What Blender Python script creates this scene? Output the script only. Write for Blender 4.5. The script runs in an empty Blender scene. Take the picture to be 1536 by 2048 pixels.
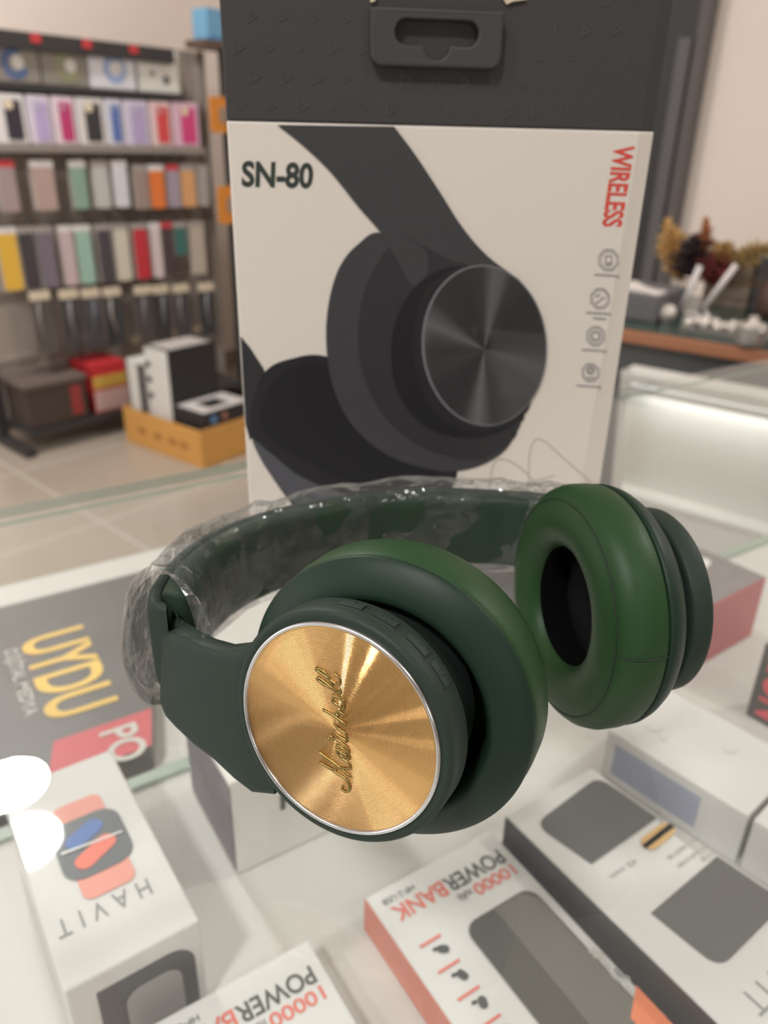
import bpy, bmesh, math, random
from mathutils import Vector, Matrix, noise

random.seed(7)
scene = bpy.context.scene
COL = scene.collection
R = math.radians

# ------------------------------------------------------------------ camera
GT = 0.95                      # height of the counter glass above the floor
EYE = 0.175                    # camera height above the glass
F_PX, CX, CY = 1538.0, 768.0, 1024.0
PITCH, ROLL = R(25.4), R(1.3)
FWD = Vector((0, math.cos(PITCH), -math.sin(PITCH)))
_r0 = Vector((1, 0, 0)); _u0 = _r0.cross(FWD)
RIGHT = _r0 * math.cos(ROLL) + _u0 * math.sin(ROLL)
UP = _u0 * math.cos(ROLL) - _r0 * math.sin(ROLL)
EYEPOS = Vector((0, 0, GT + EYE))
cam_data = bpy.data.cameras.new('camera')
cam = bpy.data.objects.new('camera', cam_data); COL.objects.link(cam)
cam.matrix_world = Matrix.Translation(EYEPOS) @ Matrix((RIGHT, UP, -FWD)).transposed().to_4x4()
cam_data.sensor_fit = 'VERTICAL'; cam_data.sensor_height = 36.0
cam_data.lens = 36.0 * F_PX / 2048.0
cam_data.clip_start = 0.01; cam_data.clip_end = 60
cam_data.dof.use_dof = True
cam_data.dof.focus_distance = 0.195
cam_data.dof.aperture_fstop = 12.5
scene.camera = cam

# ------------------------------------------------------------------ light
scene.view_settings.view_transform = 'Standard'
scene.view_settings.look = 'None'
scene.view_settings.exposure = 0.2
scene.view_settings.gamma = 1.0
scene.view_settings.use_curve_mapping = False
scene.cycles.transparent_max_bounces = 32          # many clear layers: film, glass top, panes
world = bpy.data.worlds.new('World'); scene.world = world; world.use_nodes = True
world.node_tree.nodes['Background'].inputs[0].default_value = (1.0, 0.985, 0.985, 1)
world.node_tree.nodes['Background'].inputs[1].default_value = 0.9

def area(name, loc, target, sx, sy, power, color=(1, 1, 1), shape='RECTANGLE'):
    d = bpy.data.lights.new(name, 'AREA'); d.shape = shape; d.size = sx
    if shape in ('RECTANGLE', 'ELLIPSE'): d.size_y = sy
    d.energy = power; d.color = color
    o = bpy.data.objects.new(name, d); COL.objects.link(o)
    o.location = loc
    o.rotation_euler = (Vector(target) - Vector(loc)).to_track_quat('-Z', 'Y').to_euler()
    return o
# unseen area lights added to streak the gold disc and fill the room
area('added_streak_light_rear', (1.3, -3.3, 1.75), (0, 0.6, 1.2), 0.7, 0.5, 9, (1.0, 0.98, 0.95))
area('added_streak_light_left', (-2.7, -0.15, 1.0), (0, 0.15, 1.0), 0.16, 1.7, 6, (1.0, 0.98, 0.95))  # low light on the left, added for a disc streak
area('added_streak_light_left_slim', (-2.7, 0.75, 1.0), (0, 0.15, 1.0), 0.10, 1.5, 3.5, (1.0, 0.98, 0.95))  # second slim light, added for another disc streak
CEIL = 3.0
LAMPS = [(-1.38, 2.15, 38), (-0.62, -1.05, 36), (-1.55, -0.75, 14), (1.2, -1.0, 7), (2.3, 1.0, 30)]  # last two lamps are unseen, added for disc streaks and wall fill

# ------------------------------------------------------------------ pixel helpers (layout only)
def ray(px, py):
    return (FWD + RIGHT * ((px - CX) / F_PX) - UP * ((py - CY) / F_PX)).normalized()
def hit(px, py, z):            # z measured from the counter glass
    d = ray(px, py); t = (GT + z - EYEPOS.z) / d.z
    return EYEPOS + d * t
def on_plane(px, py, p0, n):
    d = ray(px, py); t = (p0 - EYEPOS).dot(n) / d.dot(n)
    return EYEPOS + d * t
def z_above(xy, py_from, px, py):   # height of a point straight over xy that lies on pixel (px,py)
    d = ray(px, py); t = Vector((xy[0], xy[1])).length / Vector((d.x, d.y)).length
    return EYEPOS.z + d.z * t

# ------------------------------------------------------------------ materials
def lin(c):
    return tuple(((v / 255) / 12.92 if v / 255 <= 0.04045 else ((v / 255 + 0.055) / 1.055) ** 2.4) for v in c)
MATS = {}
def mat(name, rgb, rough=0.5, metal=0.0, spec=0.5, coat=0.0, coat_rough=0.08, bump=None, mottle=None, sheen=0.0):
    if name in MATS: return MATS[name]
    m = bpy.data.materials.new(name); m.use_nodes = True
    nt = m.node_tree; b = nt.nodes['Principled BSDF']
    c = lin(rgb); b.inputs['Base Color'].default_value = (*c, 1)
    b.inputs['Roughness'].default_value = rough; b.inputs['Metallic'].default_value = metal
    b.inputs['Specular IOR Level'].default_value = spec
    b.inputs['Coat Weight'].default_value = coat; b.inputs['Coat Roughness'].default_value = coat_rough
    if sheen: b.inputs['Sheen Weight'].default_value = sheen
    tc = nt.nodes.new('ShaderNodeTexCoord')
    if mottle:
        sc_, amt = mottle
        n = nt.nodes.new('ShaderNodeTexNoise'); n.inputs['Scale'].default_value = sc_; n.inputs['Detail'].default_value = 4
        mx = nt.nodes.new('ShaderNodeMix'); mx.data_type = 'RGBA'
        mx.inputs[6].default_value = (*[v * (1 - amt) for v in c], 1)
        mx.inputs[7].default_value = (*[min(1, v * (1 + amt)) for v in c], 1)
        nt.links.new(tc.outputs['Object'], n.inputs['Vector'])
        nt.links.new(n.outputs['Fac'], mx.inputs[0]); nt.links.new(mx.outputs[2], b.inputs['Base Color'])
    if bump:
        sc_, st, dist = bump
        n = nt.nodes.new('ShaderNodeTexNoise'); n.inputs['Scale'].default_value = sc_; n.inputs['Detail'].default_value = 3
        bp = nt.nodes.new('ShaderNodeBump'); bp.inputs['Strength'].default_value = st; bp.inputs['Distance'].default_value = dist
        nt.links.new(tc.outputs['Object'], n.inputs['Vector'])
        nt.links.new(n.outputs['Fac'], bp.inputs['Height']); nt.links.new(bp.outputs['Normal'], b.inputs['Normal'])
    MATS[name] = m; return m

def glass_mat(name, tint=(0.985, 0.992, 0.986), ior=1.5, veil=0.03, rough=0.0):
    if name in MATS: return MATS[name]
    m = bpy.data.materials.new(name); m.use_nodes = True; nt = m.node_tree; nt.nodes.clear()
    out = nt.nodes.new('ShaderNodeOutputMaterial')
    tr = nt.nodes.new('ShaderNodeBsdfTransparent'); tr.inputs[0].default_value = (*tint, 1)
    df = nt.nodes.new('ShaderNodeBsdfDiffuse'); df.inputs[0].default_value = (0.85, 0.85, 0.83, 1)
    gl = nt.nodes.new('ShaderNodeBsdfGlossy'); gl.inputs['Roughness'].default_value = rough
    fr = nt.nodes.new('ShaderNodeFresnel'); fr.inputs[0].default_value = ior
    geo = nt.nodes.new('ShaderNodeNewGeometry')
    inv = nt.nodes.new('ShaderNodeMath'); inv.operation = 'SUBTRACT'; inv.inputs[0].default_value = 1
    nt.links.new(geo.outputs['Backfacing'], inv.inputs[1])
    mul = nt.nodes.new('ShaderNodeMath'); mul.operation = 'MULTIPLY'
    nt.links.new(fr.outputs[0], mul.inputs[0]); nt.links.new(inv.outputs[0], mul.inputs[1])
    md = nt.nodes.new('ShaderNodeMath'); md.operation = 'MULTIPLY'; md.inputs[1].default_value = veil  # pale diffuse veil imitates ceiling light reflected off the glass
    nt.links.new(inv.outputs[0], md.inputs[0])
    m1 = nt.nodes.new('ShaderNodeMixShader'); nt.links.new(md.outputs[0], m1.inputs[0])
    nt.links.new(tr.outputs[0], m1.inputs[1]); nt.links.new(df.outputs[0], m1.inputs[2])
    m2 = nt.nodes.new('ShaderNodeMixShader'); nt.links.new(mul.outputs[0], m2.inputs[0])
    nt.links.new(m1.outputs[0], m2.inputs[1]); nt.links.new(gl.outputs[0], m2.inputs[2])
    nt.links.new(m2.outputs[0], out.inputs[0]); MATS[name] = m; return m

def emit_mat(name, color, strength):
    m = bpy.data.materials.new(name); m.use_nodes = True; nt = m.node_tree; nt.nodes.clear()
    out = nt.nodes.new('ShaderNodeOutputMaterial'); e = nt.nodes.new('ShaderNodeEmission')
    e.inputs[0].default_value = (*color, 1); e.inputs[1].default_value = strength
    nt.links.new(e.outputs[0], out.inputs[0]); return m

# ------------------------------------------------------------------ mesh builder
class MB:
    def __init__(s): s.v = []; s.f = []; s.m = []
    def add(s, vs, fs, mi=0):
        o = len(s.v); s.v += [Vector(p) for p in vs]; s.f += [tuple(i + o for i in f) for f in fs]; s.m += [mi] * len(fs); return s
    def box(s, x0, x1, y0, y1, z0, z1, mi=0, M=None):
        vs = [Vector(p) for p in ((x0,y0,z0),(x1,y0,z0),(x1,y1,z0),(x0,y1,z0),(x0,y0,z1),(x1,y0,z1),(x1,y1,z1),(x0,y1,z1))]
        if M: vs = [M @ p for p in vs]
        return s.add(vs, [(3,2,1,0),(4,5,6,7),(0,1,5,4),(1,2,6,5),(2,3,7,6),(3,0,4,7)], mi)
    def prism(s, poly, n, mi=0):       # poly: coplanar points, extruded by vector n
        k = len(poly); a = [Vector(p) for p in poly]; b = [p + Vector(n) for p in a]
        fs = [tuple(range(k))[::-1], tuple(range(k, 2 * k))] + [(i, (i + 1) % k, (i + 1) % k + k, i + k) for i in range(k)]
        return s.add(a + b, fs, mi)
    def lathe(s, prof, c, ax, seg=96, mi=0, cap0=False, cap1=False, e1=None, sx=1.0, sy=1.0):
        ax = Vector(ax).normalized(); c = Vector(c)
        if e1 is None:
            e1 = Vector((0, 0, 1)).cross(ax)
            if e1.length < 1e-4: e1 = Vector((1, 0, 0))
        e1 = e1.normalized(); e2 = ax.cross(e1); vs = []
        for t, r in prof:
            for i in range(seg):
                a = 2 * math.pi * i / seg
                vs.append(c + ax * t + e1 * (r * sx * math.cos(a)) + e2 * (r * sy * math.sin(a)))
        fs = []
        for j in range(len(prof) - 1):
            for i in range(seg):
                k = (i + 1) % seg
                fs.append((j*seg+i, j*seg+k, (j+1)*seg+k, (j+1)*seg+i))
        if cap0: fs.append(tuple(range(seg))[::-1])
        if cap1: fs.append(tuple(range((len(prof)-1)*seg, len(prof)*seg)))
        return s.add(vs, fs, mi)
    def tube(s, path, r, seg=8, mi=0, closed=False):
        P = [Vector(p) for p in path]; n = len(P); vs = []
        rr = r if isinstance(r, (list, tuple)) else [r] * n
        prev = None
        for i in range(n):
            a = P[(i - 1) % n] if (i > 0 or closed) else P[0]
            b = P[(i + 1) % n] if (i < n - 1 or closed) else P[-1]
            t = (b - a).normalized()
            if prev is None:
                prev = t.orthogonal().normalized()
            e1 = (prev - t * prev.dot(t))
            e1 = e1.normalized() if e1.length > 1e-6 else t.orthogonal().normalized()
            prev = e1; e2 = t.cross(e1)
            for k in range(seg):
                an = 2 * math.pi * k / seg
                vs.append(P[i] + (e1 * math.cos(an) + e2 * math.sin(an)) * rr[i])
        fs = []
        for i in range(n if closed else n - 1):
            j = (i + 1) % n
            for k in range(seg):
                l = (k + 1) % seg
                fs.append((i*seg+k, i*seg+l, j*seg+l, j*seg+k))
        if not closed: fs += [tuple(range(seg))[::-1], tuple(range((n-1)*seg, n*seg))]
        return s.add(vs, fs, mi)
    def rings(s, rings, mi=0, cap=True, closed_ring=True):
        seg = len(rings[0]); vs = [p for r in rings for p in r]; fs = []
        for i in range(len(rings) - 1):
            for k in range(seg if closed_ring else seg - 1):
                l = (k + 1) % seg
                fs.append((i*seg+k, i*seg+l, (i+1)*seg+l, (i+1)*seg+k))
        if cap: fs += [tuple(range(seg))[::-1], tuple(range((len(rings)-1)*seg, len(rings)*seg))]
        return s.add(vs, fs, mi)
    def mesh(s, me, M, mi=0):
        return s.add([M(v.co) for v in me.vertices], [tuple(p.vertices) for p in me.polygons], mi)
    def build(s, name, mats, parent=None, smooth=None, bevel=0, seg=2, fix=True):
        me = bpy.data.meshes.new(name)
        vs = s.v
        if parent is not None:
            inv = world_of(parent).inverted(); vs = [inv @ p for p in vs]
        me.from_pydata([tuple(p) for p in vs], [], s.f)
        for m in (mats if isinstance(mats, (list, tuple)) else [mats]): me.materials.append(m)
        for p, i in zip(me.polygons, s.m): p.material_index = i
        if fix:
            bm = bmesh.new(); bm.from_mesh(me); bmesh.ops.recalc_face_normals(bm, faces=bm.faces); bm.to_mesh(me); bm.free()
        me.update()
        o = bpy.data.objects.new(name, me); COL.objects.link(o)
        if parent is not None: o.parent = parent
        if bevel:
            md = o.modifiers.new('bevel', 'BEVEL'); md.width = bevel; md.segments = seg; md.limit_method = 'ANGLE'; md.angle_limit = R(40)
        if smooth is not None:
            me.polygons.foreach_set('use_smooth', [True] * len(me.polygons))
            if smooth < 180: me.set_sharp_from_angle(angle=R(smooth))
        return o

def world_of(o):
    M = Matrix.Identity(4)
    while o is not None:
        M = Matrix.LocRotScale(o.location, o.rotation_euler, o.scale) @ M
        o = o.parent
    return M
def thing(name, label, cat, loc=(0, 0, 0), rz=0.0, group=None):
    o = bpy.data.objects.new(name, None); COL.objects.link(o); o.empty_display_size = 0.02
    o.location = loc; o.rotation_euler = (0, 0, rz); o['label'] = label; o['category'] = cat
    if group: o['group'] = group
    return o
def tag(o, label, cat, group=None):
    o['label'] = label; o['category'] = cat
    if group: o['group'] = group
    return o
def struct(o): o['kind'] = 'structure'; return o

_text_cache = {}
def text_mesh(body, bold=0.0, extrude=0.0, shear=0.0, spacing=1.0):
    key = (body, bold, extrude, shear, spacing)
    if key in _text_cache: return _text_cache[key]
    c = bpy.data.curves.new('lettering', 'FONT'); c.body = body; c.size = 1.0; c.offset = bold; c.extrude = extrude; c.shear = shear; c.space_character = spacing
    c.resolution_u = 4
    o = bpy.data.objects.new('lettering', c); COL.objects.link(o)
    dg = bpy.context.evaluated_depsgraph_get(); me = bpy.data.meshes.new_from_object(o.evaluated_get(dg))
    bpy.data.objects.remove(o)
    xs = [v.co.x for v in me.vertices]; ys = [v.co.y for v in me.vertices]
    x0, x1, y0, y1 = min(xs), max(xs), min(ys), max(ys)
    for v in me.vertices:
        v.co.x = (v.co.x - x0) / (x1 - x0); v.co.y = (v.co.y - y0) / (y1 - y0)
    _text_cache[key] = me; return me
def put_text(mb, body, o, ex, ey, mi=0, bold=0.0, spacing=1.0):   # o lower-left corner, ex/ey full extents in the world
    o, ex, ey = Vector(o), Vector(ex), Vector(ey)
    return mb.mesh(text_mesh(body, bold, 0.0, 0.0, spacing), lambda c: o + ex * c.x + ey * c.y, mi)

def rrect(w, h, r, n=6, corners=(1, 1, 1, 1)):       # centred rounded rectangle, corner order ++ -+ -- +-
    pts = []
    for q, (sx, sy) in enumerate(((1, 1), (-1, 1), (-1, -1), (1, -1))):
        rr = r * corners[q] if corners[q] else 0
        cx, cy = sx * (w / 2 - rr), sy * (h / 2 - rr)
        if rr == 0: pts.append((cx, cy)); continue
        for i in range(n + 1):
            a = math.pi / 2 * (q + i / n)
            pts.append((cx + rr * math.cos(a), cy + rr * math.sin(a)))
    return pts
def catmull(P, n=8, closed=False):
    P = [Vector(p) for p in P]; out = []; m = len(P)
    for i in range(m if closed else m - 1):
        p0 = P[(i - 1) % m] if (closed or i > 0) else P[0] * 2 - P[1]
        p1, p2 = P[i], P[(i + 1) % m]
        p3 = P[(i + 2) % m] if (closed or i + 2 < m) else P[-1] * 2 - P[-2]
        for k in range(n):
            t = k / n
            out.append(0.5 * ((2 * p1) + (p2 - p0) * t + (2 * p0 - 5 * p1 + 4 * p2 - p3) * t * t + (3 * p1 - p0 - 3 * p2 + p3) * t ** 3))
    if not closed: out.append(P[-1])
    return out

# common materials
M_white = mat('white_card', (226, 224, 219), 0.45, coat=0.25, coat_rough=0.12)
M_film = mat('shrink_wrapped_white_card', (209, 208, 205), 0.5, coat=0.8, coat_rough=0.03)
M_dark = mat('dark_print', (52, 52, 54), 0.45, coat=0.3)
M_black = mat('black_plastic', (32, 32, 34), 0.5)
M_lam = mat('white_laminate', (200, 198, 193), 0.5, mottle=(3, 0.02))
M_wallc = mat('cream_wall_paint', (234, 221, 211), 0.9, mottle=(2.5, 0.03), bump=(120, 0.1, 0.002))
M_ceil = mat('ceiling_paint', (240, 238, 233), 0.9, mottle=(2, 0.02))
def edge_mat(name, tint, body, fac):
    m = bpy.data.materials.new(name); m.use_nodes = True; nt = m.node_tree; nt.nodes.clear()
    out = nt.nodes.new('ShaderNodeOutputMaterial'); tr = nt.nodes.new('ShaderNodeBsdfTransparent'); tr.inputs[0].default_value = (*tint, 1)
    df = nt.nodes.new('ShaderNodeBsdfDiffuse'); df.inputs[0].default_value = (*body, 1); mx = nt.nodes.new('ShaderNodeMixShader'); mx.inputs[0].default_value = fac
    nt.links.new(tr.outputs[0], mx.inputs[1]); nt.links.new(df.outputs[0], mx.inputs[2]); nt.links.new(mx.outputs[0], out.inputs[0]); return m
M_green_edge = edge_mat('green_glass_edge', (0.78, 0.88, 0.82), (0.20, 0.26, 0.21), 0.6)
M_glass = glass_mat('counter_glass', veil=0.048)
M_pane = glass_mat('clear_pane', veil=0.012)
M_grey = mat('rack_grey', (162, 151, 142), 0.7, mottle=(6, 0.05))
M_rackdk = mat('rack_black', (56, 54, 54), 0.5)
M_greytxt = mat('grey_ink', (140, 142, 140), 0.6)
M_dktxt = mat('dark_ink', (70, 74, 72), 0.6)
M_redtxt = mat('coral_ink', (214, 110, 96), 0.6)

# ------------------------------------------------------------------ room
U41 = Vector((math.sin(R(41.5)), math.cos(R(41.5)), 0))      # along the left wall and the rack
N41 = Vector((U41.y, -U41.x, 0))                             # from the left wall into the room
RACK_O = Vector((-1.376, 2.933, 0))
def tile_mat():
    m = bpy.data.materials.new('beige_floor_tiles'); m.use_nodes = True; nt = m.node_tree; b = nt.nodes['Principled BSDF']
    tc = nt.nodes.new('ShaderNodeTexCoord'); mp = nt.nodes.new('ShaderNodeMapping'); mp.inputs['Rotation'].default_value = (0, 0, R(-48.5))
    mp.inputs['Location'].default_value = (0.13, 0.22, 0)
    br = nt.nodes.new('ShaderNodeTexBrick'); br.offset = 0; br.inputs['Scale'].default_value = 1.0
    br.inputs['Brick Width'].default_value = 0.6; br.inputs['Row Height'].default_value = 0.6; br.inputs['Mortar Size'].default_value = 0.006
    br.inputs['Color1'].default_value = (*lin((176, 164, 150)), 1); br.inputs['Color2'].default_value = (*lin((171, 159, 145)), 1)
    br.inputs['Mortar'].default_value = (*lin((198, 189, 177)), 1)
    nz = nt.nodes.new('ShaderNodeTexNoise'); nz.inputs['Scale'].default_value = 3; nz.inputs['Detail'].default_value = 5
    mx = nt.nodes.new('ShaderNodeMix'); mx.data_type = 'RGBA'; mx.blend_type = 'MULTIPLY'; mx.inputs[0].default_value = 0.12
    nt.links.new(tc.outputs['Object'], mp.inputs[0]); nt.links.new(mp.outputs[0], br.inputs['Vector']); nt.links.new(tc.outputs['Object'], nz.inputs['Vector'])
    nt.links.new(br.outputs[0], mx.inputs[6]); nt.links.new(nz.outputs['Fac'], mx.inputs[7]); nt.links.new(mx.outputs[2], b.inputs['Base Color'])
    b.inputs['Roughness'].default_value = 0.22
    return m
struct(MB().box(-5, 5, -4, 6.5, -0.05, 0).build('floor', tile_mat()))
struct(MB().box(-5, 5, -4, 6.5, CEIL, CEIL + 0.05).build('ceiling', M_ceil))
W1 = Vector((-1.737, 3.295, 0))
CORNER = W1 + U41 * 1.53
def wall_slab(p, q, nrm_out, z0, z1, th=0.12):
    o = Vector(nrm_out) * th
    return MB().prism([p + Vector((0,0,z0)), q + Vector((0,0,z0)), q + Vector((0,0,z1)), p + Vector((0,0,z1))], o)
struct(wall_slab(W1 - U41 * 3.2, CORNER, -N41, 0, CEIL).build('wall_left', M_wallc))
struct(wall_slab(CORNER - N41 * 0.0, CORNER + N41 * 5.5, U41, 0, CEIL).build('wall_right', M_wallc))
struct(MB().box(-5, 5, -3.85, -3.7, 0, CEIL).build('wall_back_blocker', mat('back_wall_taupe', (150, 138, 126), 0.9)))  # unseen wall added to cut world light from behind
struct(MB().box(3.4, 3.5, -3.7, 0.9, 0, CEIL).build('wall_side_blocker', mat('back_wall_taupe', (150, 138, 126), 0.9)))  # unseen wall added to block world light from the right
struct(MB().prism([W1 - U41 * 3.2 + N41 * 0.001 , CORNER + N41 * 0.001, CORNER + N41 * 0.013, W1 - U41 * 3.2 + N41 * 0.013], (0, 0, 0.08)).build('baseboard_left', mat('baseboard_taupe', (150, 134, 120), 0.5)))

for i, (lx, ly, pw) in enumerate(LAMPS):
    lab = ['round ceiling lamp over the display rack, mirrored in the counter glass', 'round ceiling lamp behind the photographer',
           'round ceiling lamp behind and left of the photographer', 'added round ceiling lamp behind and right of the photographer', 'added round ceiling lamp over the right end of the shop'][i]
    t = thing('ceiling_lamp', lab, 'lamp', (lx, ly, CEIL))
    MB().lathe([(-0.03, 0.135), (-0.034, 0.15), (-0.02, 0.158), (0.0, 0.16)], (lx, ly, CEIL), (0, 0, 1), 48, cap0=False, cap1=True).build('lamp_rim', M_lam, t, 40)
    MB().lathe([(-0.031, 0.0005), (-0.031, 0.134)], (lx, ly, CEIL), (0, 0, 1), 48).build('diffuser', emit_mat('lamp_diffuser', (0.95, 1.0, 0.97), 9.0), t)
    ld = area('lamp_light', (lx, ly, CEIL - 0.04), (lx, ly, 0), 0.27, 0.27, pw, (1.0, 0.98, 0.965), 'DISK')
    ld.parent = t; ld.location = (0, 0, -0.04)

# dark door in the right wall
WN = -U41                                                    # normal of the right wall into the room
def onw(px, py, off=0.0): return on_plane(px, py, CORNER + WN * off, WN)
def wcoord(px, py): p = onw(px, py); return (p - CORNER).dot(N41), p.z
s_r, ztop = wcoord(1440, 4); s_i, z_i = wcoord(1408, 60); s_p, z_p = wcoord(1368, 78); s_pr, _ = wcoord(1396, 80); s_d, _ = wcoord(1340, 40)
def wbox(mb, s0, s1, z0, z1, d0, d1, mi=0):
    a = CORNER + N41 * s0 + WN * d0
    return mb.prism([a + Vector((0,0,z0)), a + N41 * (s1 - s0) + Vector((0,0,z0)), a + N41 * (s1 - s0) + Vector((0,0,z1)), a + Vector((0,0,z1))], WN * (d1 - d0), mi)
M_door = mat('door_grey', (96, 94, 95), 0.55); M_doordk = mat('door_dark', (50, 50, 52), 0.55); M_dframe = mat('door_frame_grey', (92, 86, 84), 0.6)
dl = s_d - 0.75
fb = MB(); wbox(fb, s_i, s_r, 0, ztop + 0.1, 0, 0.06); wbox(fb, dl - (s_r - s_i), dl, 0, ztop + 0.1, 0, 0.06); wbox(fb, dl, s_i, z_i + 0.12, ztop + 0.1, 0, 0.06)
door = struct(fb.build('door_1', M_dframe, None, bevel=0.004))
lb = MB(); wbox(lb, dl, s_i, 0, z_i + 0.12, 0, 0.03); lb.build('door_leaf', M_doordk, door)
pb = MB(); wbox(pb, s_p, s_pr, 0.2, z_p, 0.03, 0.045); wbox(pb, dl + 0.12, s_d - 0.02, 0.2, z_p, 0.03, 0.045); pb.build('door_panel', M_door, door, bevel=0.004)

# ------------------------------------------------------------------ display counter
A57 = Vector((math.sin(R(57)), math.cos(R(57)), 0)); B147 = Vector((A57.y, -A57.x, 0))
C0 = Vector((-0.155, 0.392, 0))
RZC = math.atan2(A57.y, A57.x)
def cpt(a, b, z): return C0 + A57 * a + B147 * b + Vector((0, 0, GT + z))
def cbox(mb, a0, a1, b0, b1, z0, z1, mi=0):
    return mb.prism([cpt(a0, b0, z0), cpt(a1, b0, z0), cpt(a1, b1, z0), cpt(a0, b1, z0)], (0, 0, z1 - z0), mi)
SH = -0.21
TB = -0.222                      # the table behind stands a little lower
counter = thing('display_counter', 'white display counter with a clear glass top under the headphones', 'counter', cpt(0, 0, -GT), RZC)
M_clear_edge = edge_mat('clear_glass_edge', (0.97, 0.985, 0.975), (0.7, 0.72, 0.7), 0.03)
g = MB().prism([cpt(-0.7, 0, -0.006), cpt(0.33, 0, -0.006), cpt(0.95, 0, -0.006), cpt(0.95, 0.62, -0.006), cpt(-0.7, 0.62, -0.006)], (0, 0, 0.006))
go = g.build('glass_top', [M_glass, M_green_edge, M_clear_edge], counter)
for p in go.data.polygons:                                   # green ground edge on the left, polished clear edge on the right
    if abs(p.normal.z) < 0.5: p.material_index = 2 if (p.center.x > 0.3 and p.normal.y > 0.5) or p.normal.x > 0.5 else 1
g = MB(); cbox(g, -0.68, 0.93, 0.004, 0.010, SH + 0.003, -0.0062)
gb = g.build('back_pane', [M_pane, M_green_edge], counter)
for p in gb.data.polygons:
    if abs(p.normal.z) > 0.5: p.material_index = 1
cbox(MB(), -0.68, 0.93, 0.002, 0.012, SH, SH + 0.003).build('pane_channel', mat('green_channel', (150, 164, 152), 0.4), counter)
cbox(MB(), -0.68, 0.93, 0.0, 0.60, SH - 0.018, SH).build('shelf_board', M_lam, counter)
cbox(MB(), -0.66, 0.91, 0.03, 0.58, 0.06 - GT, SH - 0.018).build('cabinet', M_lam, counter, bevel=0.003)
cbox(MB(), -0.62, 0.87, 0.06, 0.54, -GT, 0.06 - GT).build('plinth', M_rackdk, counter)
for a0 in (-0.698, 0.93):
    cbox(MB(), a0, a0 + 0.018, 0.0, 0.60, SH - 0.018, -0.008).build('end_panel', M_lam, counter)

table = thing('back_table', 'white work table behind the glass counter', 'table', cpt(0, -0.333, -GT), RZC)
MB().prism([cpt(-0.7, -0.333, TB - 0.02), cpt(0.36, -0.333, TB - 0.02), cpt(0.36, -0.012, TB - 0.02), cpt(-0.7, -0.012, TB - 0.02)], (0, 0, 0.02)).build('tabletop', M_lam, table, bevel=0.002)
for a0, b0 in ((-0.66, -0.32), (0.30, -0.32), (-0.66, -0.07), (0.30, -0.07)):
    cbox(MB(), a0, a0 + 0.04, b0, b0 + 0.04, -GT, TB - 0.02).build('leg', M_lam, table, bevel=0.003)

# ------------------------------------------------------------------ boxes inside the counter
def flatbox(name, label, cat, corner, rz, w, d, z0, z1, m, group=None, bevel=0.0012, body='carton_body', mats=None):
    """corner = back-left top corner in the world; x runs right-back, y runs towards the customer (minus local y)"""
    if z0 == SH: z0 = SH + 0.0006
    t = thing(name, label, cat, (corner.x, corner.y, GT + z0), rz, group)
    ex = Vector((math.cos(rz), math.sin(rz), 0)); ey = Vector((ex.y, -ex.x, 0))
    o = Vector((corner.x, corner.y, GT + z0)); h = z1 - z0
    MB().prism([o, o + ex * w, o + ex * w + ey * d, o + ey * d], (0, 0, h)).build(body, m, t, bevel=bevel)
    def P(x, y, lift=0.0004): return Vector((corner.x, corner.y, GT + z1 + lift)) + ex * x + ey * y
    return t, P, ex, ey
def topoly(mb, P, pts, lift=0.0004, mi=0):
    return mb.prism([P(x, y, lift) for x, y in pts], (0, 0, 0.0002), mi)
def pxpoly(mb, pts, z, mi=0, th=0.0002):
    return mb.prism([hit(x, y, z) for x, y in pts], (0, 0, th), mi)

# watch box with a square watch
hz = -0.15
pA = hit(196, 1500, hz); pB = hit(399, 1840, hz); pC = hit(130, 1984, hz)
exh = (pB - pC).normalized(); rzh = math.atan2(exh.y, exh.x); wh = 0.0605; dh = 0.134
eyh = Vector((exh.y, -exh.x, 0)); cor = pB - exh * wh - eyh * dh
t, P, ex, ey = flatbox('smartwatch_box', 'white box with a picture of a coral strapped square watch, left end of the counter', 'box', cor, rzh, wh, dh, SH, hz, M_film)
M_strap = mat('coral_strap_print', (224, 148, 134), 0.5, coat=0.8, coat_rough=0.03); M_face = mat('watch_face_print', (58, 66, 74), 0.4, coat=0.8, coat_rough=0.03)
M_blue = mat('blue_print', (74, 112, 176), 0.5, coat=0.8, coat_rough=0.03); M_coral = mat('red_coral_print', (226, 116, 96), 0.5, coat=0.8, coat_rough=0.03)
strap = MB(); topoly(strap, P, [(x + wh * .53, y + dh * .47) for x, y in rrect(0.025, 0.066, 0.005)]); strap.build('watch_strap_picture', M_strap, t)
case = MB(); topoly(case, P, [(x + wh * .53, y + dh * .47) for x, y in rrect(0.034, 0.040, 0.010)], 0.0007); case.build('watch_case_picture', M_face, t)
def blade(cx, cy, l, w_, ang): return [(cx + x * math.cos(ang) - y * math.sin(ang), cy + x * math.sin(ang) + y * math.cos(ang)) for x, y in rrect(l, w_, w_ * .45)]
dm = MB(); topoly(dm, P, blade(wh * .50, dh * .415, .021, .010, R(-28)), 0.0010, 0); topoly(dm, P, blade(wh * .53, dh * .52, .023, .010, R(-28)), 0.0010, 1)
topoly(dm, P, blade(wh * .53, dh * .475, .030, .0011, R(5)), 0.0013, 2); dm.build('watch_dial_picture', [M_blue, M_coral, M_white], t)
tx = MB(); put_text(tx, 'HAVIT', P(wh * .79, dh * .735), -ex * 0.043, ey * 0.010, spacing=1.7); tx.build('brand_lettering', M_greytxt, t)
fo = cor + ey * dh + Vector((0, 0, GT + SH)) - Vector((0, 0, cor.z))
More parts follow.
